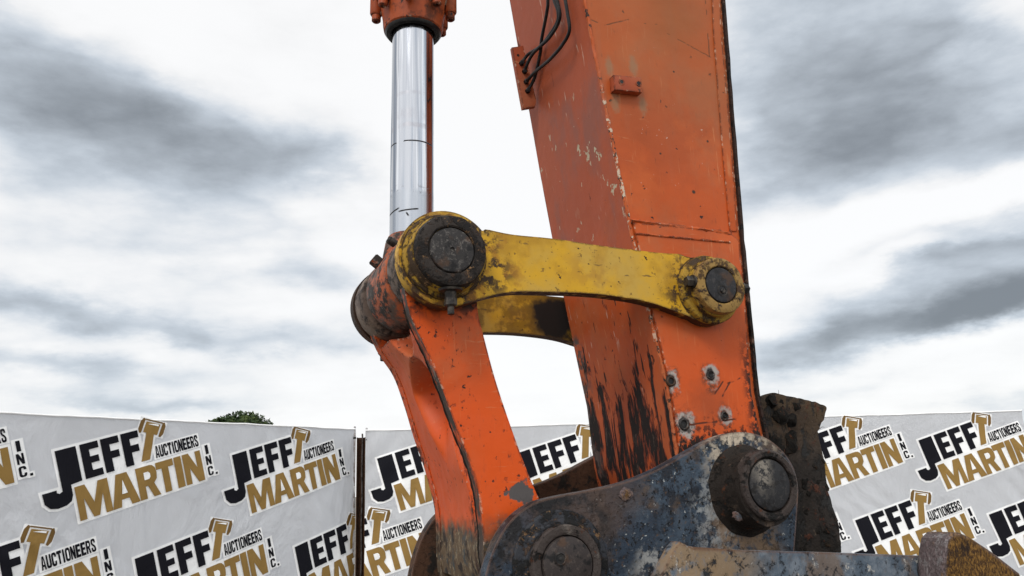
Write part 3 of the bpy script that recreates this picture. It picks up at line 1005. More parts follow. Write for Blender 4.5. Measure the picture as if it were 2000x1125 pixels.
# --- bucket link (orange casting)
NEAR_PX = [(800, 610), (836, 690), (866, 765), (889, 830), (915, 894), (934, 959), (944, 1041), (947, 1100)]
FAR_PX = [(735, 684), (768, 735), (790, 795), (808, 855), (829, 916), (847, 985), (851, 1030), (853, 1100)]
near_l = [(-.125, -.02)] + [(P(x, y, H0)[0], P(x, y, H0)[1] - Z0) for x, y in NEAR_PX] + [(.15, -.99)]
far_l = [(-.125, -.02)] + [(P(x, y, H1)[0], P(x, y, H1)[1] - Z0) for x, y in FAR_PX] + [(.17, -.99)]
near_r = [(.42, -.97), (.40, -.87), (.290, -.696), (.186, -.412), (.135, -.223), (.116, -.126), (.125, -.02)]
bm = bm_new()
nl = [tuple(v) for v in crom([(u, Z0 + z) for u, z in near_l], 6)]
fl_ = [tuple(v) for v in crom([(u, Z0 + z) for u, z in far_l], 6)]
nr = [tuple(v) for v in crom([(u, Z0 + z) for u, z in near_r], 5)]
prism(bm, nl + nr, H0, H0 + .048, .007, seg=3)
prism(bm, fl_ + nr, H1 - .05, H1, .007, seg=3)
hl = mk('bucket_link', bm, MT['hlink'], arm)


def contour_u(z, ps=None):
    ps = ps or nl
    for (u1, z1), (u2, z2) in zip(ps, ps[1:]):
        if z2 <= z <= z1:
            return u1 + (u2 - u1) * (z - z1) / (z2 - z1 + 1e-9)
    return ps[-1][0]


def sstep(a, b, x):
    t = max(0, min(1, (x - a) / (b - a)))
    return t * t * (3 - 2 * t)


# web between the plates: wide flange on the far side, long tapering recess beside the near plate
bm = bm_new()
nu, nz = 60, 150
g = []
zt, zb = Z0 - .17, Z0 - .95
for j in range(nz + 1):
    z = zt + (zb - zt) * j / nz
    rel = z - Z0
    row = []
    for i in range(nu + 1):
        s = H0 + .045 + (H1 - H0 - .09) * i / nu
        edge_s = .54 - .10 * sstep(-.34, -.60, rel)
        d = 0.0
        # lower recess, arched at its head
        head = -.262 - .10 * ((s - .37) / .19) ** 2
        d += .085 * sstep(edge_s + .018, edge_s - .035, s) * sstep(head + .010, head - .014, rel) * (1 - sstep(-.36, -.62, rel))
        # second, deeper step close to the near plate
        head2 = -.335 - .16 * ((s - .24) / .14) ** 2
        e2 = .37 - .14 * sstep(-.36, -.74, rel)
        d += .050 * sstep(e2 + .010, e2 - .014, s) * sstep(head2 + .008, head2 - .014, rel) * sstep(-.80, -.70, rel)
        # small upper pocket under the fork
        head3 = -.245 + .07 * ((s - .36) / .15) ** 2
        d += .05 * sstep(.52, .46, s) * sstep(head3 - .008, head3 + .012, rel)
        ff = i / nu
        u = contour_u(z) * (1 - ff) + contour_u(z, fl_) * ff + .004 + d + .0015 * mnoise.noise(Vector((s * 20, z * 20, 0)))
        row.append(bm.verts.new((u, s, z)))
    g.append(row)
for j in range(nz):
    for i in range(nu):
        bm.faces.new((g[j][i], g[j][i + 1], g[j + 1][i + 1], g[j + 1][i]))
# back and rim of the web
bkr = []
for j in range(0, nz + 1, 10):
    z = zt + (zb - zt) * j / nz
    bkr.append([bm.verts.new((contour_u(z) + .19, H0 + .045, z)), bm.verts.new((contour_u(z) + .19, H1 - .045, z))])
for a, b in zip(bkr, bkr[1:]):
    bm.faces.new((a[0], b[0], b[1], a[1]))
bm.faces.new([*g[0], bkr[0][1], bkr[0][0]])
mk('web', bm, MT['hlink'], hl, 60)
# fork bosses of the link
bm = bm_new()
lathe(bm, (0, .136, Z0), AX, ringprof(.140, 0, .125, .006), 80, 0, True, .002, 2)
mk('fork_boss', bm, MT['fork_near'], hl)
bm = bm_new()
lathe(bm, (0, .60, Z0), AX, ringprof(.146, 0, .134, .010), 80, 0, True, .002, 3)
lathe(bm, (0, .555, Z0), AX, ringprof(.128, 0, .05, .004), 64)
mk('fork_boss', bm, MT['fork'], hl)
# lower boss on the bucket pin
LPIN = P(1109, 1092, .0)
bm = bm_new()
lathe(bm, (LPIN[0], H0 - .005, LPIN[1]), AX, ringprof(.15, 0, H1 - H0 + .01, .008), 80, 0, True, .003, 5)
mk('pin_boss', bm, MT['fork'], hl)
# weld along the near plate edge
bm = bm_new()
tube(bm, [Vector((u + .004, H0 + .044, z)) for u, z in nl[4:-3]], .0065, 8, 0, .6, 9)
mk('weld_bead', bm, MT['clod'], hl)

# --- bucket cylinder: rod, rod eye, gland
RODS = .45
ra = P(804, 446, RODS)
rb = P(807, 66, RODS)
rd = Vector((rb[0] - ra[0], 0, rb[1] - ra[1])).normalized()
base = Vector((0, RODS, Z0))
base = Vector((ra[0], RODS, ra[1])) - rd * (ra[1] - Z0 - .02) / rd.z
Lr = (rb[1] - ra[1]) / rd.z
cyl = empty('bucket_cylinder', (0, 0, 0))
cyl.parent = arm
bm = bm_new()
t0 = (ra[1] - base.z) / rd.z
lathe(bm, base, rd, [(.0765, .10), (.0765, t0 + Lr + .2)], 96)
mk('rod', bm, MT['chrome'], cyl)
bm = bm_new()
lathe(bm, (0, .275, Z0), AX, ringprof(.142, 0, .285, .010), 96, 0, True, .0025, 4)
lathe(bm, base, rd, [(.105, .03), (.098, .09), (.090, .135), (.081, .158), (.077, .162)], 64, 0, True, .001, 4)
mk('rod_eye', bm, MT['eye'], cyl)
# grease-fitting guards on the eye
bm = bm_new()
u, z = P(733, 513, .48)
mtr = Matrix.Translation((u + .012, .48, z)) @ Matrix.Rotation(radians(38), 4, 'Y')
box(bm, (-.026, -.022, -.018), (.030, .022, .014), .003, 0, mtr)
mk('fitting_guard', bm, MT['eye'], cyl)
bm = bm_new()
u, z = P(763, 472, .34)
lathe(bm, (u + .02, .34, z - .01), (-.8, 0, .5), [(.014, 0), (.014, .03), (.010, .036)], 16)
mk('grease_fitting', bm, MT['bolt'], cyl)
# gland: flared casting with wiper ring and flange bolts
tg = t0 + Lr
gl = base + rd * tg
bm = bm_new()
lathe(bm, gl, rd, [(.086, .012), (.092, .004), (.102, .0), (.108, .006), (.111, .022), (.113, .05), (.124, .115), (.132, .145), (.150, .150), (.150, .215), (.128, .222), (.128, .9)], 96, 0, True, .0012, 6)
for k in range(8):
    a = 2 * pi * (k + .5) / 8
    x, y, d = frame_of(rd)
    c = gl + rd * .135 + (x * cos(a) + y * sin(a)) * .139
    lathe(bm, c, rd, [(.020, -.055), (.024, -.048), (.024, .05)], 20)
gland = mk('gland', bm, MT['orange'], cyl)
bm = bm_new()
lathe(bm, gl, rd, [(.0785, .016), (.079, -.006), (.084, -.010), (.098, -.008), (.104, .000), (.105, .010)], 96, 0, False)
mk('wiper_ring', bm, MT['black'], gland)
for k in range(8):
    a = 2 * pi * (k + .5) / 8
    x, y, d = frame_of(rd)
    c = gl + rd * .083 + (x * cos(a) + y * sin(a)) * .139
    bm = bm_new()
    lathe(bm, c, -rd, [(.017, 0), (.017, .026), (.013, .030), (.008, .030), (.008, .020)], 20)
    mk('flange_bolt', bm, MT['orange'], gland)

# ------------------------------------------------------------------ bucket
bkt = empty('excavator_bucket', BASE, AZ)
tag(bkt, 'scraped blue grey excavator bucket with dark oily pin bosses, pinned below the orange arm', 'excavator bucket')
E0, E1 = .055, .105
ear_px = [(940, 1170), (950, 1118), (968, 1065), (997, 1018), (1040, 984), (1090, 969), (1160, 956), (1230, 939), (1290, 914), (1350, 880),
          (1400, 854), (1440, 844), (1480, 849), (1512, 866), (1540, 896), (1558, 940), (1556, 1010), (1550, 1090)]
ear_o = [tuple(v) for v in crom([P(x, y, E0) for x, y in ear_px], 4)]
ear_o += [(1.22, Z0 - 1.1), (.02, Z0 - 1.1)]
RP = P(1505, 947, -.06)
LP = P(1112, 1104, .0)


def ear(far):
    def sy(s):
        return 2 * MID - s if far else s
    d = AX if far else NEAR
    bm = bm_new()
    s0, s1 = sorted((sy(E0), sy(E1)))
    prism(bm, ear_o, s0, s1, .005)
    e = mk('ear_plate', bm, MT['ear_far'] if far else MT['ear'], bkt)
    bm = bm_new()
    c = (RP[0] - .004, sy(E0), RP[1] - .014)
    lathe(bm, c, d, [(.146, -.03), (.144, .002), (.134, .008), (.126, .018), (.120, .036), (.115, .070), (.109, .105)], 96, 0, True, .004, 7)
    b = mk('pin_boss', bm, MT['earboss'], e)
    c = (RP[0], sy(E0), RP[1])
    bm = bm_new()
    lathe(bm, c, d, [(.083, .098), (.084, .114), (.088, .118), (.101, .118), (.107, .113), (.109, .100), (.109, .08)], 96, 0, False, .0012, 3)
    mk('boss_ring', bm, MT['earring'], e)
    bm = bm_new()
    lathe(bm, c, d, [(.0795, .05), (.0795, .108), (.077, .113), (.070, .115), (.02, .116)], 80)
    mk('bucket_pin', bm, MT['pin_clean'], e)
    c = (LP[0], sy(E0), LP[1])
    bm = bm_new()
    lathe(bm, c, d, [(.150, -.03), (.150, .004), (.145, .010), (.126, .012), (.122, .020), (.116, .024), (.10, .024)], 96, 0, False, .0015, 5)
    mk('pin_boss', bm, MT['lboss'] if not far else MT['ear_far'], e)
    bm = bm_new()
    lathe(bm, c, d, [(.110, .018), (.109, .040), (.105, .046), (.086, .046), (.081, .043), (.080, .034)], 96, 0, False, .0012, 6)
    mk('boss_ring', bm, MT['lring'] if not far else MT['ear_far'], e)
    bm = bm_new()
    lathe(bm, c, d, [(.0775, -.02), (.0775, .045), (.075, .050), (.070, .052), (.02, .053)], 80)
    mk('bucket_pin', bm, MT['pin_brown'], e)
    bm = bm_new()
    c2 = Vector(c) + Vector((-.026, 0, .018)) + Vector(d) * .053
    lathe(bm, c2, d, [(.0185, -.002), (.0185, .002), (.0155, .003), (.0135, .001), (.013, -.0005)], 28, 0, False)
    mk('plug_rim', bm, MT['pin'], e)
    bm = bm_new()
    lathe(bm, c2, d, [(.0135, -.004), (.0135, .0008)], 24)
    lathe(bm, c2, d, [(.006, .0), (.006, .003), (.004, .004)], 6)
    mk('grease_plug', bm, MT['black'], e)
    return e


ear_near = ear(False)
ear(True)
# lump of dried clay and small welded lug on the near ear
for (x, y), r, mt in (((1222, 965), .018, MT['rust']), ((1444, 1006), .017, MT['lip'])):
    bm = bm_new()
    u, z = P(x, y, E0)
    bmesh.ops.create_icosphere(bm, subdivisions=3, radius=r)
    for v in bm.verts:
        n_ = v.co.normalized()
        v.co = Vector((u, E0, z) if y < 990 else (P(x, y, E0 - .065)[0], E0 - .065, P(x, y, E0 - .065)[1])) + Vector((n_.x * 1.3, n_.y * .5, n_.z)) * r * (1 + .5 * mnoise.noise(n_ * 2.3))
    mk('mud_lump', bm, mt, ear_near)

# near side wall of the bucket, with its upper corner lug
Q0 = -.20
lip_px = [(1262, 1190), (1290, 1128), (1318, 1072), (1330, 1058), (1343, 1066), (1356, 1073), (1450, 1075), (1600, 1079), (1830, 1087)]
lip = [P(x, y, Q0) for x, y in lip_px]
lower = [(1.62, Z0 - 1.0), (1.78, Z0 - 1.25), (1.72, Z0 - 1.6), (1.5, Z0 - 2.0), (1.2, Z0 - 2.17), (.85, Z0 - 2.18), (.52, Z0 - 2.0), (.36, Z0 - 1.6), (.36, Z0 - 1.2)]
bm = bm_new()
prism(bm, lip + lower, Q0, Q0 + .05, .006)
mk('side_wall', bm, MT['lip'], bkt)
bm = bm_new()
s2 = 1.07
prism(bm, lip + lower, s2 - .05, s2, .006)
mk('side_wall', bm, MT['lip'], bkt)
lug_px = [(1846, 1120), (1846, 1075), (1850, 1052), (1862, 1040), (1878, 1040), (1896, 1048), (1936, 1078), (1990, 1120), (2020, 1152), (1850, 1160)]
bm = bm_new()
prism(bm, [P(x, y, -.30) for x, y in lug_px], -.30, -.20 - .001, .016, seg=3)
lug = mk('corner_lug', bm, MT['rust'], bkt)
# curved bucket shell and teeth (below the picture)
bm = bm_new()
outer = [(.55, -1.02), (.40, -1.2), (.38, -1.6), (.53, -1.98), (.86, -2.16), (1.2, -2.15), (1.5, -1.99)]
outer = [tuple(v) for v in crom([(u, Z0 + z) for u, z in outer], 6)]
cx, cz = 1.0, Z0 - 1.5
inner = [(u + (cx - u) * .06, z + (cz - z) * .06) for u, z in outer]
prism(bm, outer + inner[::-1], Q0 + .051, s2 - .051, .004)
prism(bm, [(.56, Z0 - 1.03), (.56, Z0 - .99), (1.2, Z0 - .97), (1.2, Z0 - 1.02)], Q0 + .051, s2 - .051, .004)
mk('shell', bm, MT['lip'], bkt)
for k in range(5):
    bm = bm_new()
    sc = Q0 + .14 + k * .24
    prism(bm, [(1.46, Z0 - 2.05), (1.44, Z0 - 1.98), (1.56, Z0 - 1.93), (1.75, Z0 - 1.78), (1.6, Z0 - 1.98)], sc, sc + .10, .008)
    mk('tooth', bm, MT['earboss'], bkt)

# torn dark guard flap behind the stick end, caked with mud
random.seed(4)
FS = .40
flap_px = [(1440, 800), (1470, 778), (1500, 770), (1530, 777), (1556, 781), (1588, 789), (1606, 796), (1603, 812), (1594, 838), (1590, 866), (1586, 884), (1592, 915),
           (1597, 945), (1603, 975), (1608, 1000), (1612, 1030), (1620, 1050), (1622, 1072), (1617, 1105), (1520, 1110), (1440, 1000)]
o = [Vector(v) for v in crom([P(x, y, FS) for x, y in flap_px], 5, True)]
o = [v + Vector((mnoise.noise(Vector((v.x * 40, v.y * 40, 1))), mnoise.noise(Vector((v.x * 40, v.y * 40, 5))))) * .005 for v in o]
bm = bm_new()
a = [bm.verts.new((v.x, FS, v.y)) for v in o]
f0 = bm.faces.new(a)
r = bmesh.ops.triangulate(bm, faces=[f0])
for _ in range(4):
    bmesh.ops.subdivide_edges(bm, edges=[e for e in bm.edges if e.calc_length() > .025], cuts=1)
    bmesh.ops.triangulate(bm, faces=bm.faces[:])


def flap_y(u, z):
    k = sstep(1.17, 1.40, u)
    return FS - .012 * k * sstep(Z0 - .62, Z0 - .40, z) + .02 * mnoise.noise(Vector((u * 7, z * 7, 2))) + .006 * mnoise.noise(Vector((u * 30, z * 30, 2))) \
        + .04 * sstep(Z0 - .55, Z0 - .9, z) * sin(u * 26)


for v in bm.verts:
    v.co.y = flap_y(v.co.x, v.co.z)
ret = bmesh.ops.solidify(bm, geom=bm.faces[:], thickness=.016)
flap = mk('guard_flap', bm, MT['flap'], bkt, 50)
bm = bm_new()
for k in range(96):
    t = random.random()
    if k < 56:
        x, y = random.uniform(1455, 1545), random.uniform(780, 900)
        if y < 790 - .0 and x < 1480:
            y += 15
    elif k < 84:
        x, y = random.uniform(1520, 1600), random.uniform(880, 1075)
    else:
        x, y = random.uniform(1565, 1608), random.uniform(930, 1080)
    u, z = P(x, y, FS)
    rad = random.uniform(.012, .034) * (1.0 if k < 56 else .55)
    c = Vector((u, flap_y(u, z) - rad * .4, z))
    r = bmesh.ops.create_icosphere(bm, subdivisions=2, radius=rad)
    off = Vector((k * 3.1, 0, 0))
    for v in r['verts']:
        n_ = v.co.normalized()
        v.co = c + Vector((n_.x, n_.y * .7, n_.z)) * rad * (1 + .55 * mnoise.noise(n_ * 1.7 + off) + .2 * mnoise.noise(n_ * 5 + off))
for k in range(18):
    if k < 2:
        x, y = random.uniform(1478, 1545), random.uniform(768, 782)
        dv = Vector((random.uniform(-.5, .5), random.uniform(-.3, .3), 1))
    else:
        x, y = random.uniform(1590, 1606), random.uniform(800, 980)
        dv = Vector((1, random.uniform(-.3, .3), random.uniform(-.6, .6)))
    u, z = P(x, y, FS)
    p = Vector((u, FS - .01, z - .004))
    L = random.uniform(.008, .03)
    pts = [p + dv * L * q + Vector((random.uniform(-1, 1), 0, random.uniform(-1, 1))) * .004 for q in (0, .5, 1)]
    tube(bm, pts, lambda t: .0013 * (1 - .6 * t), 5)
mk('caked_mud', bm, MT['clod'], flap, 40)['kind'] = 'stuff'

# ------------------------------------------------------------------ setting: ground
bm = bm_new()
bmesh.ops.create_grid(bm, x_segments=2, y_segments=2, size=700)
gm = Mat('gravel_yard', (.20, .185, .165), .95, coord='Object')
gm.lay((.13, .115, .10), gm.st(gm.noise(.6, 6, .6), .42, .62))
gm.lay((.30, .28, .255), gm.mul(gm.st(gm.noise(14, 5, .7), .5, .66), .7))
gm.h = gm.noise(30, 6, .7)
gr = mk('ground', bm, gm.done(.8, .02))
tag(gr, kind='structure')

# ------------------------------------------------------------------ printed banners on the yard fence
cl = CAM + ray(692, 953) * 10.5          # right end of the left banner
c0 = CAM + ray(0, 985) * 7.2
cr0 = CAM + ray(713, 955) * 10.15        # left end of the right banner
cr1 = CAM + ray(1908, 905) * 10.85
TOP = 2.50


def fabric(name, col, rough=.75):
    m = Mat(name, col, rough, spec=.08)
    wr = m.noise(1.6, 5, .5, (1, 1, .6), (3, 3, 1), .8)
    # diagonal pull creases near the tied corners, printed cloth slightly uneven
    cre = m.n('ShaderNodeTexWave', {'Vector': m.n('ShaderNodeMapping', {0: m.vec, 2: (0, radians(38), 0)}).outputs[0], 'Scale': 1.3,
                                    'Distortion': 5.0, 'Detail': 3.0, 'Detail Scale': .8}, wave_type='BANDS').outputs['Fac']
    m.h = m.add(m.mul(wr, 1.0), m.mul(cre, m.st(m.noise(.7, 3), .5, .65), .35), m.mul(m.noise(9, 4, .6), .06))
    m.lay(tuple(c * .86 for c in col), m.mul(m.st(m.noise(1.1, 6, .6), .5, .7), .35), rough)
    return m.done(.9, .06)


MB = {'cloth': fabric('banner_cloth', (.76, .77, .79)), 'white': fabric('print_white', (.92, .92, .91)),
      'black': fabric('print_black', (.010, .010, .014)), 'gold': fabric('print_gold', (.285, .175, .055)),
      'rim': fabric('print_dark_gold', (.17, .10, .035))}

# ---- letterforms: polygons in a unit cell (0..1 x 0..1), holes drawn as white counters
GLYPH = {
    'E': ([[(0, 0), (1, 0), (1, .20), (.46, .20), (.46, .41), (.92, .41), (.92, .60), (.46, .60), (.46, .80), (1, .80), (1, 1), (0, 1)]], []),
    'F': ([[(0, 0), (.46, 0), (.46, .38), (.92, .38), (.92, .59), (.46, .59), (.46, .79), (1, .79), (1, 1), (0, 1)]], []),
    'M': ([[(0, 0), (.21, 0), (.21, .62), (.41, 0), (.59, 0), (.79, .62), (.79, 0), (1, 0), (1, 1), (.70, 1), (.50, .42), (.30, 1), (0, 1)]], []),
    'A': ([[(0, 0), (.31, 0), (.36, .22), (.64, .22), (.69, 0), (1, 0), (.70, 1), (.30, 1)]], [[(.40, .38), (.60, .38), (.50, .80)]]),
    'R': ([[(0, 0), (.34, 0), (.34, .38), (.46, .38), (.66, 0), (1, 0), (.77, .42), (.93, .54), (.97, .72), (.93, .88), (.82, .97), (.68, 1), (0, 1)]],
          [[(.34, .58), (.56, .58), (.64, .64), (.64, .75), (.56, .81), (.34, .81)]]),
    'T': ([[(.31, 0), (.69, 0), (.69, .78), (1, .78), (1, 1), (0, 1), (0, .78), (.31, .78)]], []),
    'I': ([[(.2, 0), (.8, 0), (.8, 1), (.2, 1)]], []),
    'N': ([[(0, 0), (.30, 0), (.30, .52), (.66, 0), (1, 0), (1, 1), (.70, 1), (.70, .48), (.34, 1), (0, 1)]], []),
    'U': ([[(0, 1), (.34, 1), (.34, .24), (.42, .18), (.58, .18), (.66, .24), (.66, 1), (1, 1), (1, .18), (.90, .05), (.72, 0), (.28, 0), (.10, .05), (0, .18)]], []),
    'C': ([[(1, .66), (.66, .66), (.66, .76), (.58, .83), (.42, .83), (.34, .76), (.34, .24), (.42, .17), (.58, .17), (.66, .24), (.66, .36), (1, .36), (1, .18), (.90, .05), (.72, 0),
            (.28, 0), (.10, .05), (0, .18), (0, .82), (.10, .95), (.28, 1), (.72, 1), (.90, .95), (1, .82)]], []),
    'O': ([[(0, .18), (.10, .05), (.28, 0), (.72, 0), (.90, .05), (1, .18), (1, .82), (.90, .95), (.72, 1), (.28, 1), (.10, .95), (0, .82)]],
          [[(.34, .22), (.5, .17), (.66, .22), (.66, .78), (.5, .83), (.34, .78)]]),
    'S': ([[(.98, .68), (.66, .68), (.66, .78), (.58, .84), (.42, .84), (.35, .78), (.35, .70), (.44, .62), (.80, .48), (.96, .36), (1, .24), (.97, .10), (.84, .02), (.66, 0), (.30, 0), (.12, .04),
            (.02, .16), (.02, .34), (.34, .34), (.34, .22), (.42, .16), (.58, .16), (.65, .22), (.65, .31), (.56, .38), (.20, .52), (.04, .64), (0, .78), (.05, .92), (.18, .98), (.34, 1), (.68, 1), (.86, .97), (.96, .87)]], []),
}


def offset_poly(pts, d):
    n = len(pts)
    area = sum(pts[i][0] * pts[(i + 1) % n][1] - pts[(i + 1) % n][0] * pts[i][1] for i in range(n))
    if area < 0:
        pts = pts[::-1]
    out = []
    for i in range(n):
        p0, p1, p2 = Vector(pts[i - 1]), Vector(pts[i]), Vector(pts[(i + 1) % n])
        e1, e2 = (p1 - p0).normalized(), (p2 - p1).normalized()
        n1, n2 = Vector((e1.y, -e1.x)), Vector((e2.y, -e2.x))
        b = (n1 + n2)
        if b.length < 1e-6:
            b = n1
        b.normalize()
        k = d / max(.45, b.dot(n1))
        out.append(tuple(p1 + b * k))
    return out


def logo_polys():
    """[(layer, material key, polygon)] in logo units: the MARTIN letters are one unit high"""
    L = []

    def glyph(ch, x0, y0, w, h, mat, layer=2, y_r=None, hole='white'):
        pol, holes = GLYPH[ch]
        def mp(p):
            return (x0 + p[0] * w, y0 + p[1] * h)
        for p in pol:
            L.append((layer, mat, [mp(q) for q in p]))
        for p in holes:
            L.append((layer + 1, hole, [mp(q) for q in p]))
    # white ground behind each word
    L.append((0, 'white', offset_poly([(0, 0), (3.72, 0), (3.72, 1.0), (0, 1.0)], .075)))
    L.append((0, 'white', offset_poly([(.36, 1.13), (1.98, 1.13), (1.98, 2.16), (.36, 2.16)], .075)))
    J = [(-.30, 2.16), (.24, 2.16), (.24, 1.10), (.19, .96), (-.02, .96), (-.02, .72), (-.10, .60), (-.26, .55), (-.48, .55), (-.66, .62), (-.78, .78), (-.80, 1.10), (-.36, 1.10), (-.36, .98), (-.32, .95), (-.30, 1.0)]
    J = [(-.30, 2.16), (.24, 2.16), (.24, 1.13), (-.06, 1.10), (-.06, .80), (-.12, .64), (-.26, .56), (-.48, .54), (-.66, .60), (-.78, .76), (-.80, 1.06), (-.44, 1.06), (-.44, .98), (-.38, .94), (-.30, .98)]
    L.append((0, 'white', offset_poly(J, .075)))
    L.append((2, 'black', J))
    x = .34
    for ch, w in (('E', .50), ('F', .50), ('F', .50)):
        glyph(ch, x, 1.13, w, 1.03, 'black')
        x += .57
    x = 0
    for ch, w in (('M', .92), ('A', .74), ('R', .66), ('T', .56), ('I', .34), ('N', .62)):
        x_ = {'M': 0, 'A': .89, 'R': 1.69, 'T': 2.29, 'I': 2.78, 'N': 3.12}[ch]
        w_ = {'M': .89, 'A': .79, 'R': .62, 'T': .53, 'I': .37, 'N': .60}[ch]
        glyph(ch, x_, 0, w_, 1.0, 'gold')
    # gavel: handle, barrel head, pale bands
    hc = Vector((2.41, 2.10))
    ha = Vector((.88, -.48)).normalized()
    hb_ = Vector((-ha.y, ha.x))
    hd = -hb_

    def gq(a, b):
        return tuple(hc + ha * a + hb_ * b)
    foot = Vector((2.05, 1.16))
    handle = [gq(-.12, -.16), gq(.12, -.16), tuple(foot + Vector((.13, .0))), tuple(foot + Vector((-.13, .0)))]
    head = [gq(-.36, -.18), gq(.36, -.18), gq(.36, .22), gq(-.36, .22)]
    L.append((0, 'white', offset_poly(handle, .06)))
    L.append((0, 'white', offset_poly(head, .06)))
    L.append((2, 'gold', handle))
    L.append((2, 'gold', [gq(-.22, -.17), gq(.22, -.17), gq(.22, .17), gq(-.22, .17)]))
    for sg in (-1, 1):
        L.append((2, 'rim', [gq(sg * .27, -.20), gq(sg * .33, -.22), gq(sg * .39, -.10), gq(sg * .39, .14), gq(sg * .33, .26), gq(sg * .27, .24)]))
    L.append((2, 'rim', [gq(-.27, .21), gq(.27, .21), gq(.27, .25), gq(-.27, .25)]))
    L.append((3, 'white', [gq(-.16, .10), gq(.17, .10), gq(.17, .155), gq(.05, .15)]))
    # AUCTIONEERS
    L.append((0, 'white', offset_poly([(2.36, 1.14), (3.74, 1.14), (3.74, 1.52), (2.36, 1.52)], .05)))
    word = 'AUCTIONEERS'
    ws = {'I': .6}
    tot = sum(ws.get(c, 1.0) for c in word)
    step = 1.38 / tot
    x = 2.36
    for c in word:
        w = step * ws.get(c, 1.0)
        glyph(c, x + w * .06, 1.14, w * .88, .38, 'black')
        x += w
    # INC. stacked at the right
    for c, y0 in (('I', .80), ('N', .44), ('C', .08)):
        L.append((0, 'white', offset_poly([(3.86, y0), (4.05, y0), (4.05, y0 + .30), (3.86, y0 + .30)], .05)))
        glyph(c, 3.86 if c != 'I' else 3.87, y0, .18 if c != 'I' else .17, .30, 'black')
    L.append((0, 'white', offset_poly([(4.10, .06), (4.17, .06), (4.17, .13), (4.10, .13)], .05)))
    L.append((2, 'black', [(4.10, .06), (4.17, .06), (4.17, .13), (4.10, .13)]))
    return L


LOGO = logo_polys()
KEYS = ['cloth', 'white', 'black', 'gold', 'rim']
GAV = Vector((2.36, 2.37))          # top of the gavel in logo units


class Wall:
    """vertical plane through two ground points; x runs along it, -y faces the camera"""
    def __init__(s, a, b):
        s.a = Vector((a.x, a.y, 0))
        d = Vector((b.x - a.x, b.y - a.y, 0))
        s.len = d.length
        s.d = d.normalized()
        s.ang = atan2(s.d.y, s.d.x)
        s.n = Vector((s.d.y, -s.d.x, 0))

    def at(s, x, y):
        r = ray(x, y)
        t = (s.a - CAM).dot(s.n) / r.dot(s.n)
        p = CAM + r * t
        return (p - s.a).dot(s.d), p.z


def ripple(x, z, x0, x1):
    """cloth pulled between its ties: soft billow plus diagonal creases running from the end ties"""
    w = .020 * mnoise.noise(Vector((x * .9, z * 1.1, 4))) + .008 * mnoise.noise(Vector((x * 2.6 + z * 1.4, z * .9, 9)))
    for e, sg in ((x0, 1), (x1, -1)):
        d = (x - e) * sg
        k = math.exp(-max(d, 0) / .7)
        w += .011 * k * sin(16 * (d + (2.4 - z) * .9) + 2 * mnoise.noise(Vector((x, z, 2))))
    return w


def banner(name, wall, x0, x1, top0, top1, logos, unit, tilt, label):
    root = empty(name, wall.a, wall.ang)
    tag(root, label, 'banner', 'printed banners on the yard fence')
    bm = bm_new()
    nx, nz = 190, 56
    g = []
    for j in range(nz + 1):
        row = []
        for i in range(nx + 1):
            f = i / nx
            x = x0 + (x1 - x0) * f
            t = top0 + (top1 - top0) * f - .006 * abs(sin(f * pi * 7)) + .004 * mnoise.noise(Vector((x * 5, 0, 0)))
            z = .06 + (t - .06) * j / nz
            row.append(bm.verts.new((x, ripple(x, z, x0, x1), z)))
        g.append(row)
    for j in range(nz):
        for i in range(nx):
            bm.faces.new((g[j][i], g[j][i + 1], g[j + 1][i + 1], g[j + 1][i]))
    topv = [v.co.copy() for v in g[-1]]
    bmesh.ops.solidify(bm, geom=bm.faces[:], thickness=.003)
    mk('cloth', bm, MB['cloth'], root, 60)
    bm = bm_new()
    tube(bm, [v + Vector((0, 0, .002)) for v in topv], .010, 8)
    mk('hem', bm, MB['white'], root)
    ct, sn = cos(radians(tilt)), sin(radians(tilt))
    for (gx, gz) in logos:
        bm = bm_new()
        for k, (layer, mat, poly) in enumerate(LOGO):
            vs = []
            yy = -.005 - .0035 * layer - (.00007 * k if layer == 0 else 0)
            for p in poly:
                q = (Vector(p) - GAV) * unit
                q.x *= 1.10
                vs.append(bm.verts.new((gx + q.x * ct - q.y * sn, yy, gz + q.x * sn + q.y * ct)))
            f = bm.faces.new(vs)
            f.normal_update()
            f.material_index = KEYS.index(mat)
            bmesh.ops.triangulate(bm, faces=[f])
        for co, no in (((x0, 0, 0), (-1, 0, 0)), ((x1, 0, 0), (1, 0, 0)), ((0, 0, .07), (0, 0, -1))):
            bmesh.ops.bisect_plane(bm, geom=bm.verts[:] + bm.edges[:] + bm.faces[:], plane_co=co, plane_no=no, clear_outer=True)
        if not bm.faces:
            bm.free()
            continue
        for _ in range(4):
            es = [e for e in bm.edges if e.calc_length() > .07]
            if es:
                bmesh.ops.subdivide_edges(bm, edges=es, cuts=1)
                bmesh.ops.triangulate(bm, faces=[f for f in bm.faces if len(f.verts) > 3])
        for v in bm.verts:
            v.co.y += ripple(v.co.x, v.co.z, x0, x1)
        for f in bm.faces:
            f.normal_update()
            if f.normal.y > 0:
                f.normal_flip()
        me = bpy.data.meshes.new('printed_logo')
        bm.to_mesh(me)
        bm.free()
        for kx in KEYS:
            me.materials.append(MB[kx])
        ob = bpy.data.objects.new('printed_logo', me)
        COL.objects.link(ob)
        ob.parent = root
    return root


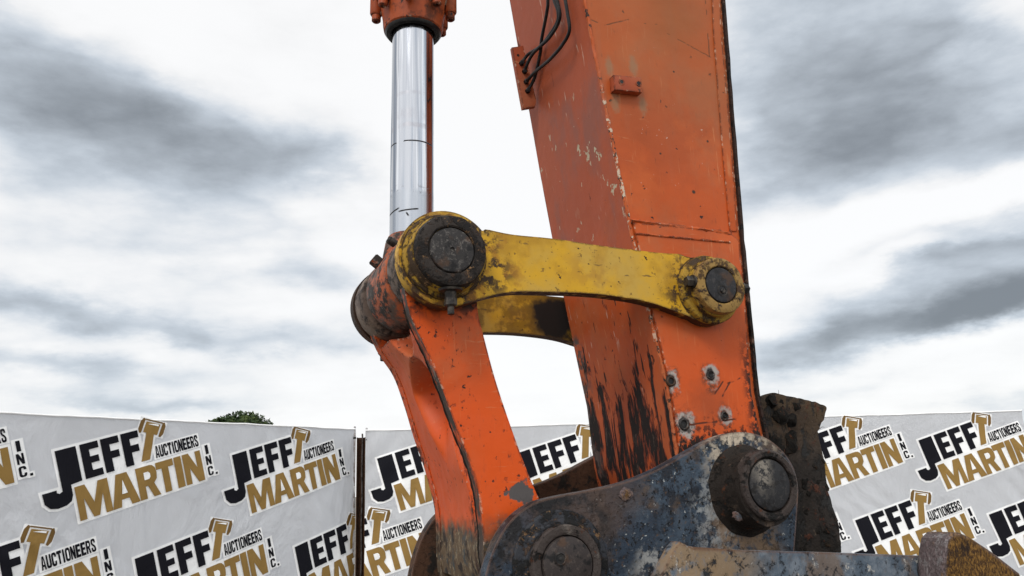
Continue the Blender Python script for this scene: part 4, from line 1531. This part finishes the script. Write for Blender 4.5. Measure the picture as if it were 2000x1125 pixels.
wl = Wall(cl, cl + (cl - c0))            # runs right and away; x = 0 at its right end
xl, zl_ = wl.at(0, 806)
topl = wl.at(690, 838)[1]
l1 = [wl.at(290, 821), wl.at(581, 837)]
l2 = [wl.at(65, 1030), wl.at(424, 1015), wl.at(688, 1005)]
sp = l1[1][0] - l1[0][0]
l1 = [(l1[0][0] - sp, l1[0][1]), l1[0], l1[1]]
l1.append((l1[2][0] + sp, l1[2][1]))
l2 = [(l2[0][0] - sp, l2[0][1])] + l2
l3 = [(x, z - 2.13) for x, z in l1]
UL = 1.0 / 2.98
wr_ = Wall(cr0, cr1)
xr1 = wr_.at(1996, 803)[0]
r1 = [wr_.at(1655, 815), wr_.at(1908, 808)]
spr = r1[1][0] - r1[0][0]
r1 = [(r1[0][0] - spr * k, r1[0][1]) for k in (3, 2, 1)] + r1
r1[0] = (r1[0][0] + .16, r1[0][1])
r1[1] = (r1[1][0] + .08, r1[1][1])
r2 = [wr_.at(733, 994)] + [(wr_.at(1790, 960)[0] + spr * k, wr_.at(1790, 960)[1]) for k in (-3, -2, -1, 0, 1)]
r3 = [(x, z - 2.13) for x, z in r1]
print('BANNER', xl, zl_, topl, sp, spr, l1, l2, r1, wr_.at(715, 842), wr_.at(1995, 801))
banner('banner', wl, xl - 1.6, 0.0, zl_ + (zl_ - topl) * .4, topl, l1 + l2 + l3, UL, 16.0, 'long grey white printed banner left of the rusty fence post, receding from the camera')
banner('banner', wr_, 0.0, xr1, wr_.at(715, 841)[1], wr_.at(1995, 802)[1], r1 + r2 + r3, UL, 16.0, 'grey white printed banner behind the orange arm, right of the rusty fence post')

# ---- rusty steel post in the gap, slim wire poles at the banner ends
pc = CAM + ray(705, 950) * 10.42
ztop = (CAM + ray(704, 853) * 10.42).z
post = empty('fence_post', (pc.x, pc.y, 0), radians(6))
tag(post, 'dark rusty steel post standing in the gap between the two banners', 'fence post')
bm = bm_new()
for (a, b, c, d_) in ((-.058, -.045, -.05, .05), (.045, .058, -.05, .05), (-.046, .046, .02, .032)):
    box(bm, (a, c, 0), (b, d_, ztop), .002)
mk('post_channel', bm, MT['rust_dark'], post)
bm = bm_new()
tube(bm, [(.012 + .003 * sin(z * 9), -.005, z) for z in [i * ztop / 24 for i in range(25)]] + [(.012, -.005, ztop + .05)], .011, 8)
mk('conduit', bm, simple_mat('dull_galvanised', (.10, .085, .08), .6, .3, (.04, .03, .025)), post)
gal = simple_mat('galvanised_pole', (.34, .33, .33), .5, .4, (.18, .15, .14))
POLES = ((691, 830, 10.48, 'slim grey wire pole at the right end of the left banner'),
         (714.5, 833, 10.17, 'slim grey wire pole at the left end of the right banner'),
         (1997, 798, 10.86, 'slim grey wire pole at the far right edge of the right banner'))
for x, y, dp, lab in POLES:
    b = CAM + ray(x, 950) * dp
    tz = (CAM + ray(x, y) * dp).z
    p = empty('fence_pole', (b.x, b.y + .02, 0))
    tag(p, lab, 'fence pole', 'slim poles at the banner ends')
    bm = bm_new()
    lathe(bm, (0, 0, 0), (0, 0, 1), [(.014, 0), (.014, tz - .01), (.009, tz)], 12)
    mk('pole', bm, gal, p)
    bm = bm_new()
    lathe(bm, (0, 0, tz - .17), (0, 0, 1), [(.017, 0), (.021, .006), (.021, .024), (.017, .03)], 12)
    mk('tie_ring', bm, MT['bolt'], p)

# ------------------------------------------------------------------ far tree behind the left banner
td = CAM + ray(470, 950) * 58
tree = empty('tree', (td.x, td.y, 0))
tag(tree, 'dark green broadleaf tree crown just showing above the left banner', 'tree')
tb = Mat('bark', (.06, .045, .03), .9).done()
bm = bm_new()
top_z = (CAM + ray(470, 800) * 58).z
tube(bm, [(.1 * sin(i), .1 * cos(i * 2), i * top_z * .1) for i in range(9)], lambda t: .28 * (1 - .8 * t), 10)
for k in range(9):
    a = k * 2.4
    z = top_z * (.42 + .045 * k)
    tube(bm, [(0, 0, z - .3), (cos(a) * .9, sin(a) * .9, z + .2), (cos(a) * 1.9, sin(a) * 1.9, z + .5)], lambda t: .09 * (1 - .8 * t), 7)
mk('trunk', bm, tb, tree)
lm = Mat('tree_leaves', (.024, .042, .014), .7, spec=.2)
lm.lay((.060, .085, .022), lm.st(lm.noise(1.1, 4), .46, .6))
lm.lay((.09, .12, .03), lm.mul(lm.st(lm.noise(5, 3), .56, .7), .6))
random.seed(11)
bm = bm_new()
lobes = [(0, 0, .0, 1.0)] + [(random.uniform(-.68, .68), random.uniform(-.6, .6), 0, random.uniform(.26, .42)) for _ in range(30)]
lobes = [(a, b, random.uniform(-.6, .0) + .75 * sqrt(max(0, 1 - a * a * 1.6 - b * b * .6)), r) for a, b, _, r in lobes]
RX, RZZ = 3.3, 1.9
cz = top_z - RZZ + .12
for lx, ly, lz, lr in lobes:
    for k in range(int(2600 * (lr ** 1.4))):
        n_ = Vector((random.gauss(0, 1), random.gauss(0, 1), random.gauss(0, 1))).normalized()
        rad = lr * (random.random() ** .35)
        c = Vector(((lx + n_.x * rad * .8) * RX * .82, (ly + n_.y * rad * .8) * RX * .82, cz + (lz * .8 + n_.z * rad * .72) * RZZ))
        if mnoise.noise(c * 1.6) < -.38:
            continue
        a = Vector((random.gauss(0, 1), random.gauss(0, 1), random.gauss(0, 1))).normalized()
        b = a.cross(n_)
        if b.length < .1:
            continue
        b.normalize()
        L = random.uniform(.09, .20)
        bm.faces.new([bm.verts.new(c - a * L), bm.verts.new(c + b * L * .6), bm.verts.new(c + a * L), bm.verts.new(c - b * L * .6)])
mk('crown', bm, lm.done(), tree, smooth=False)
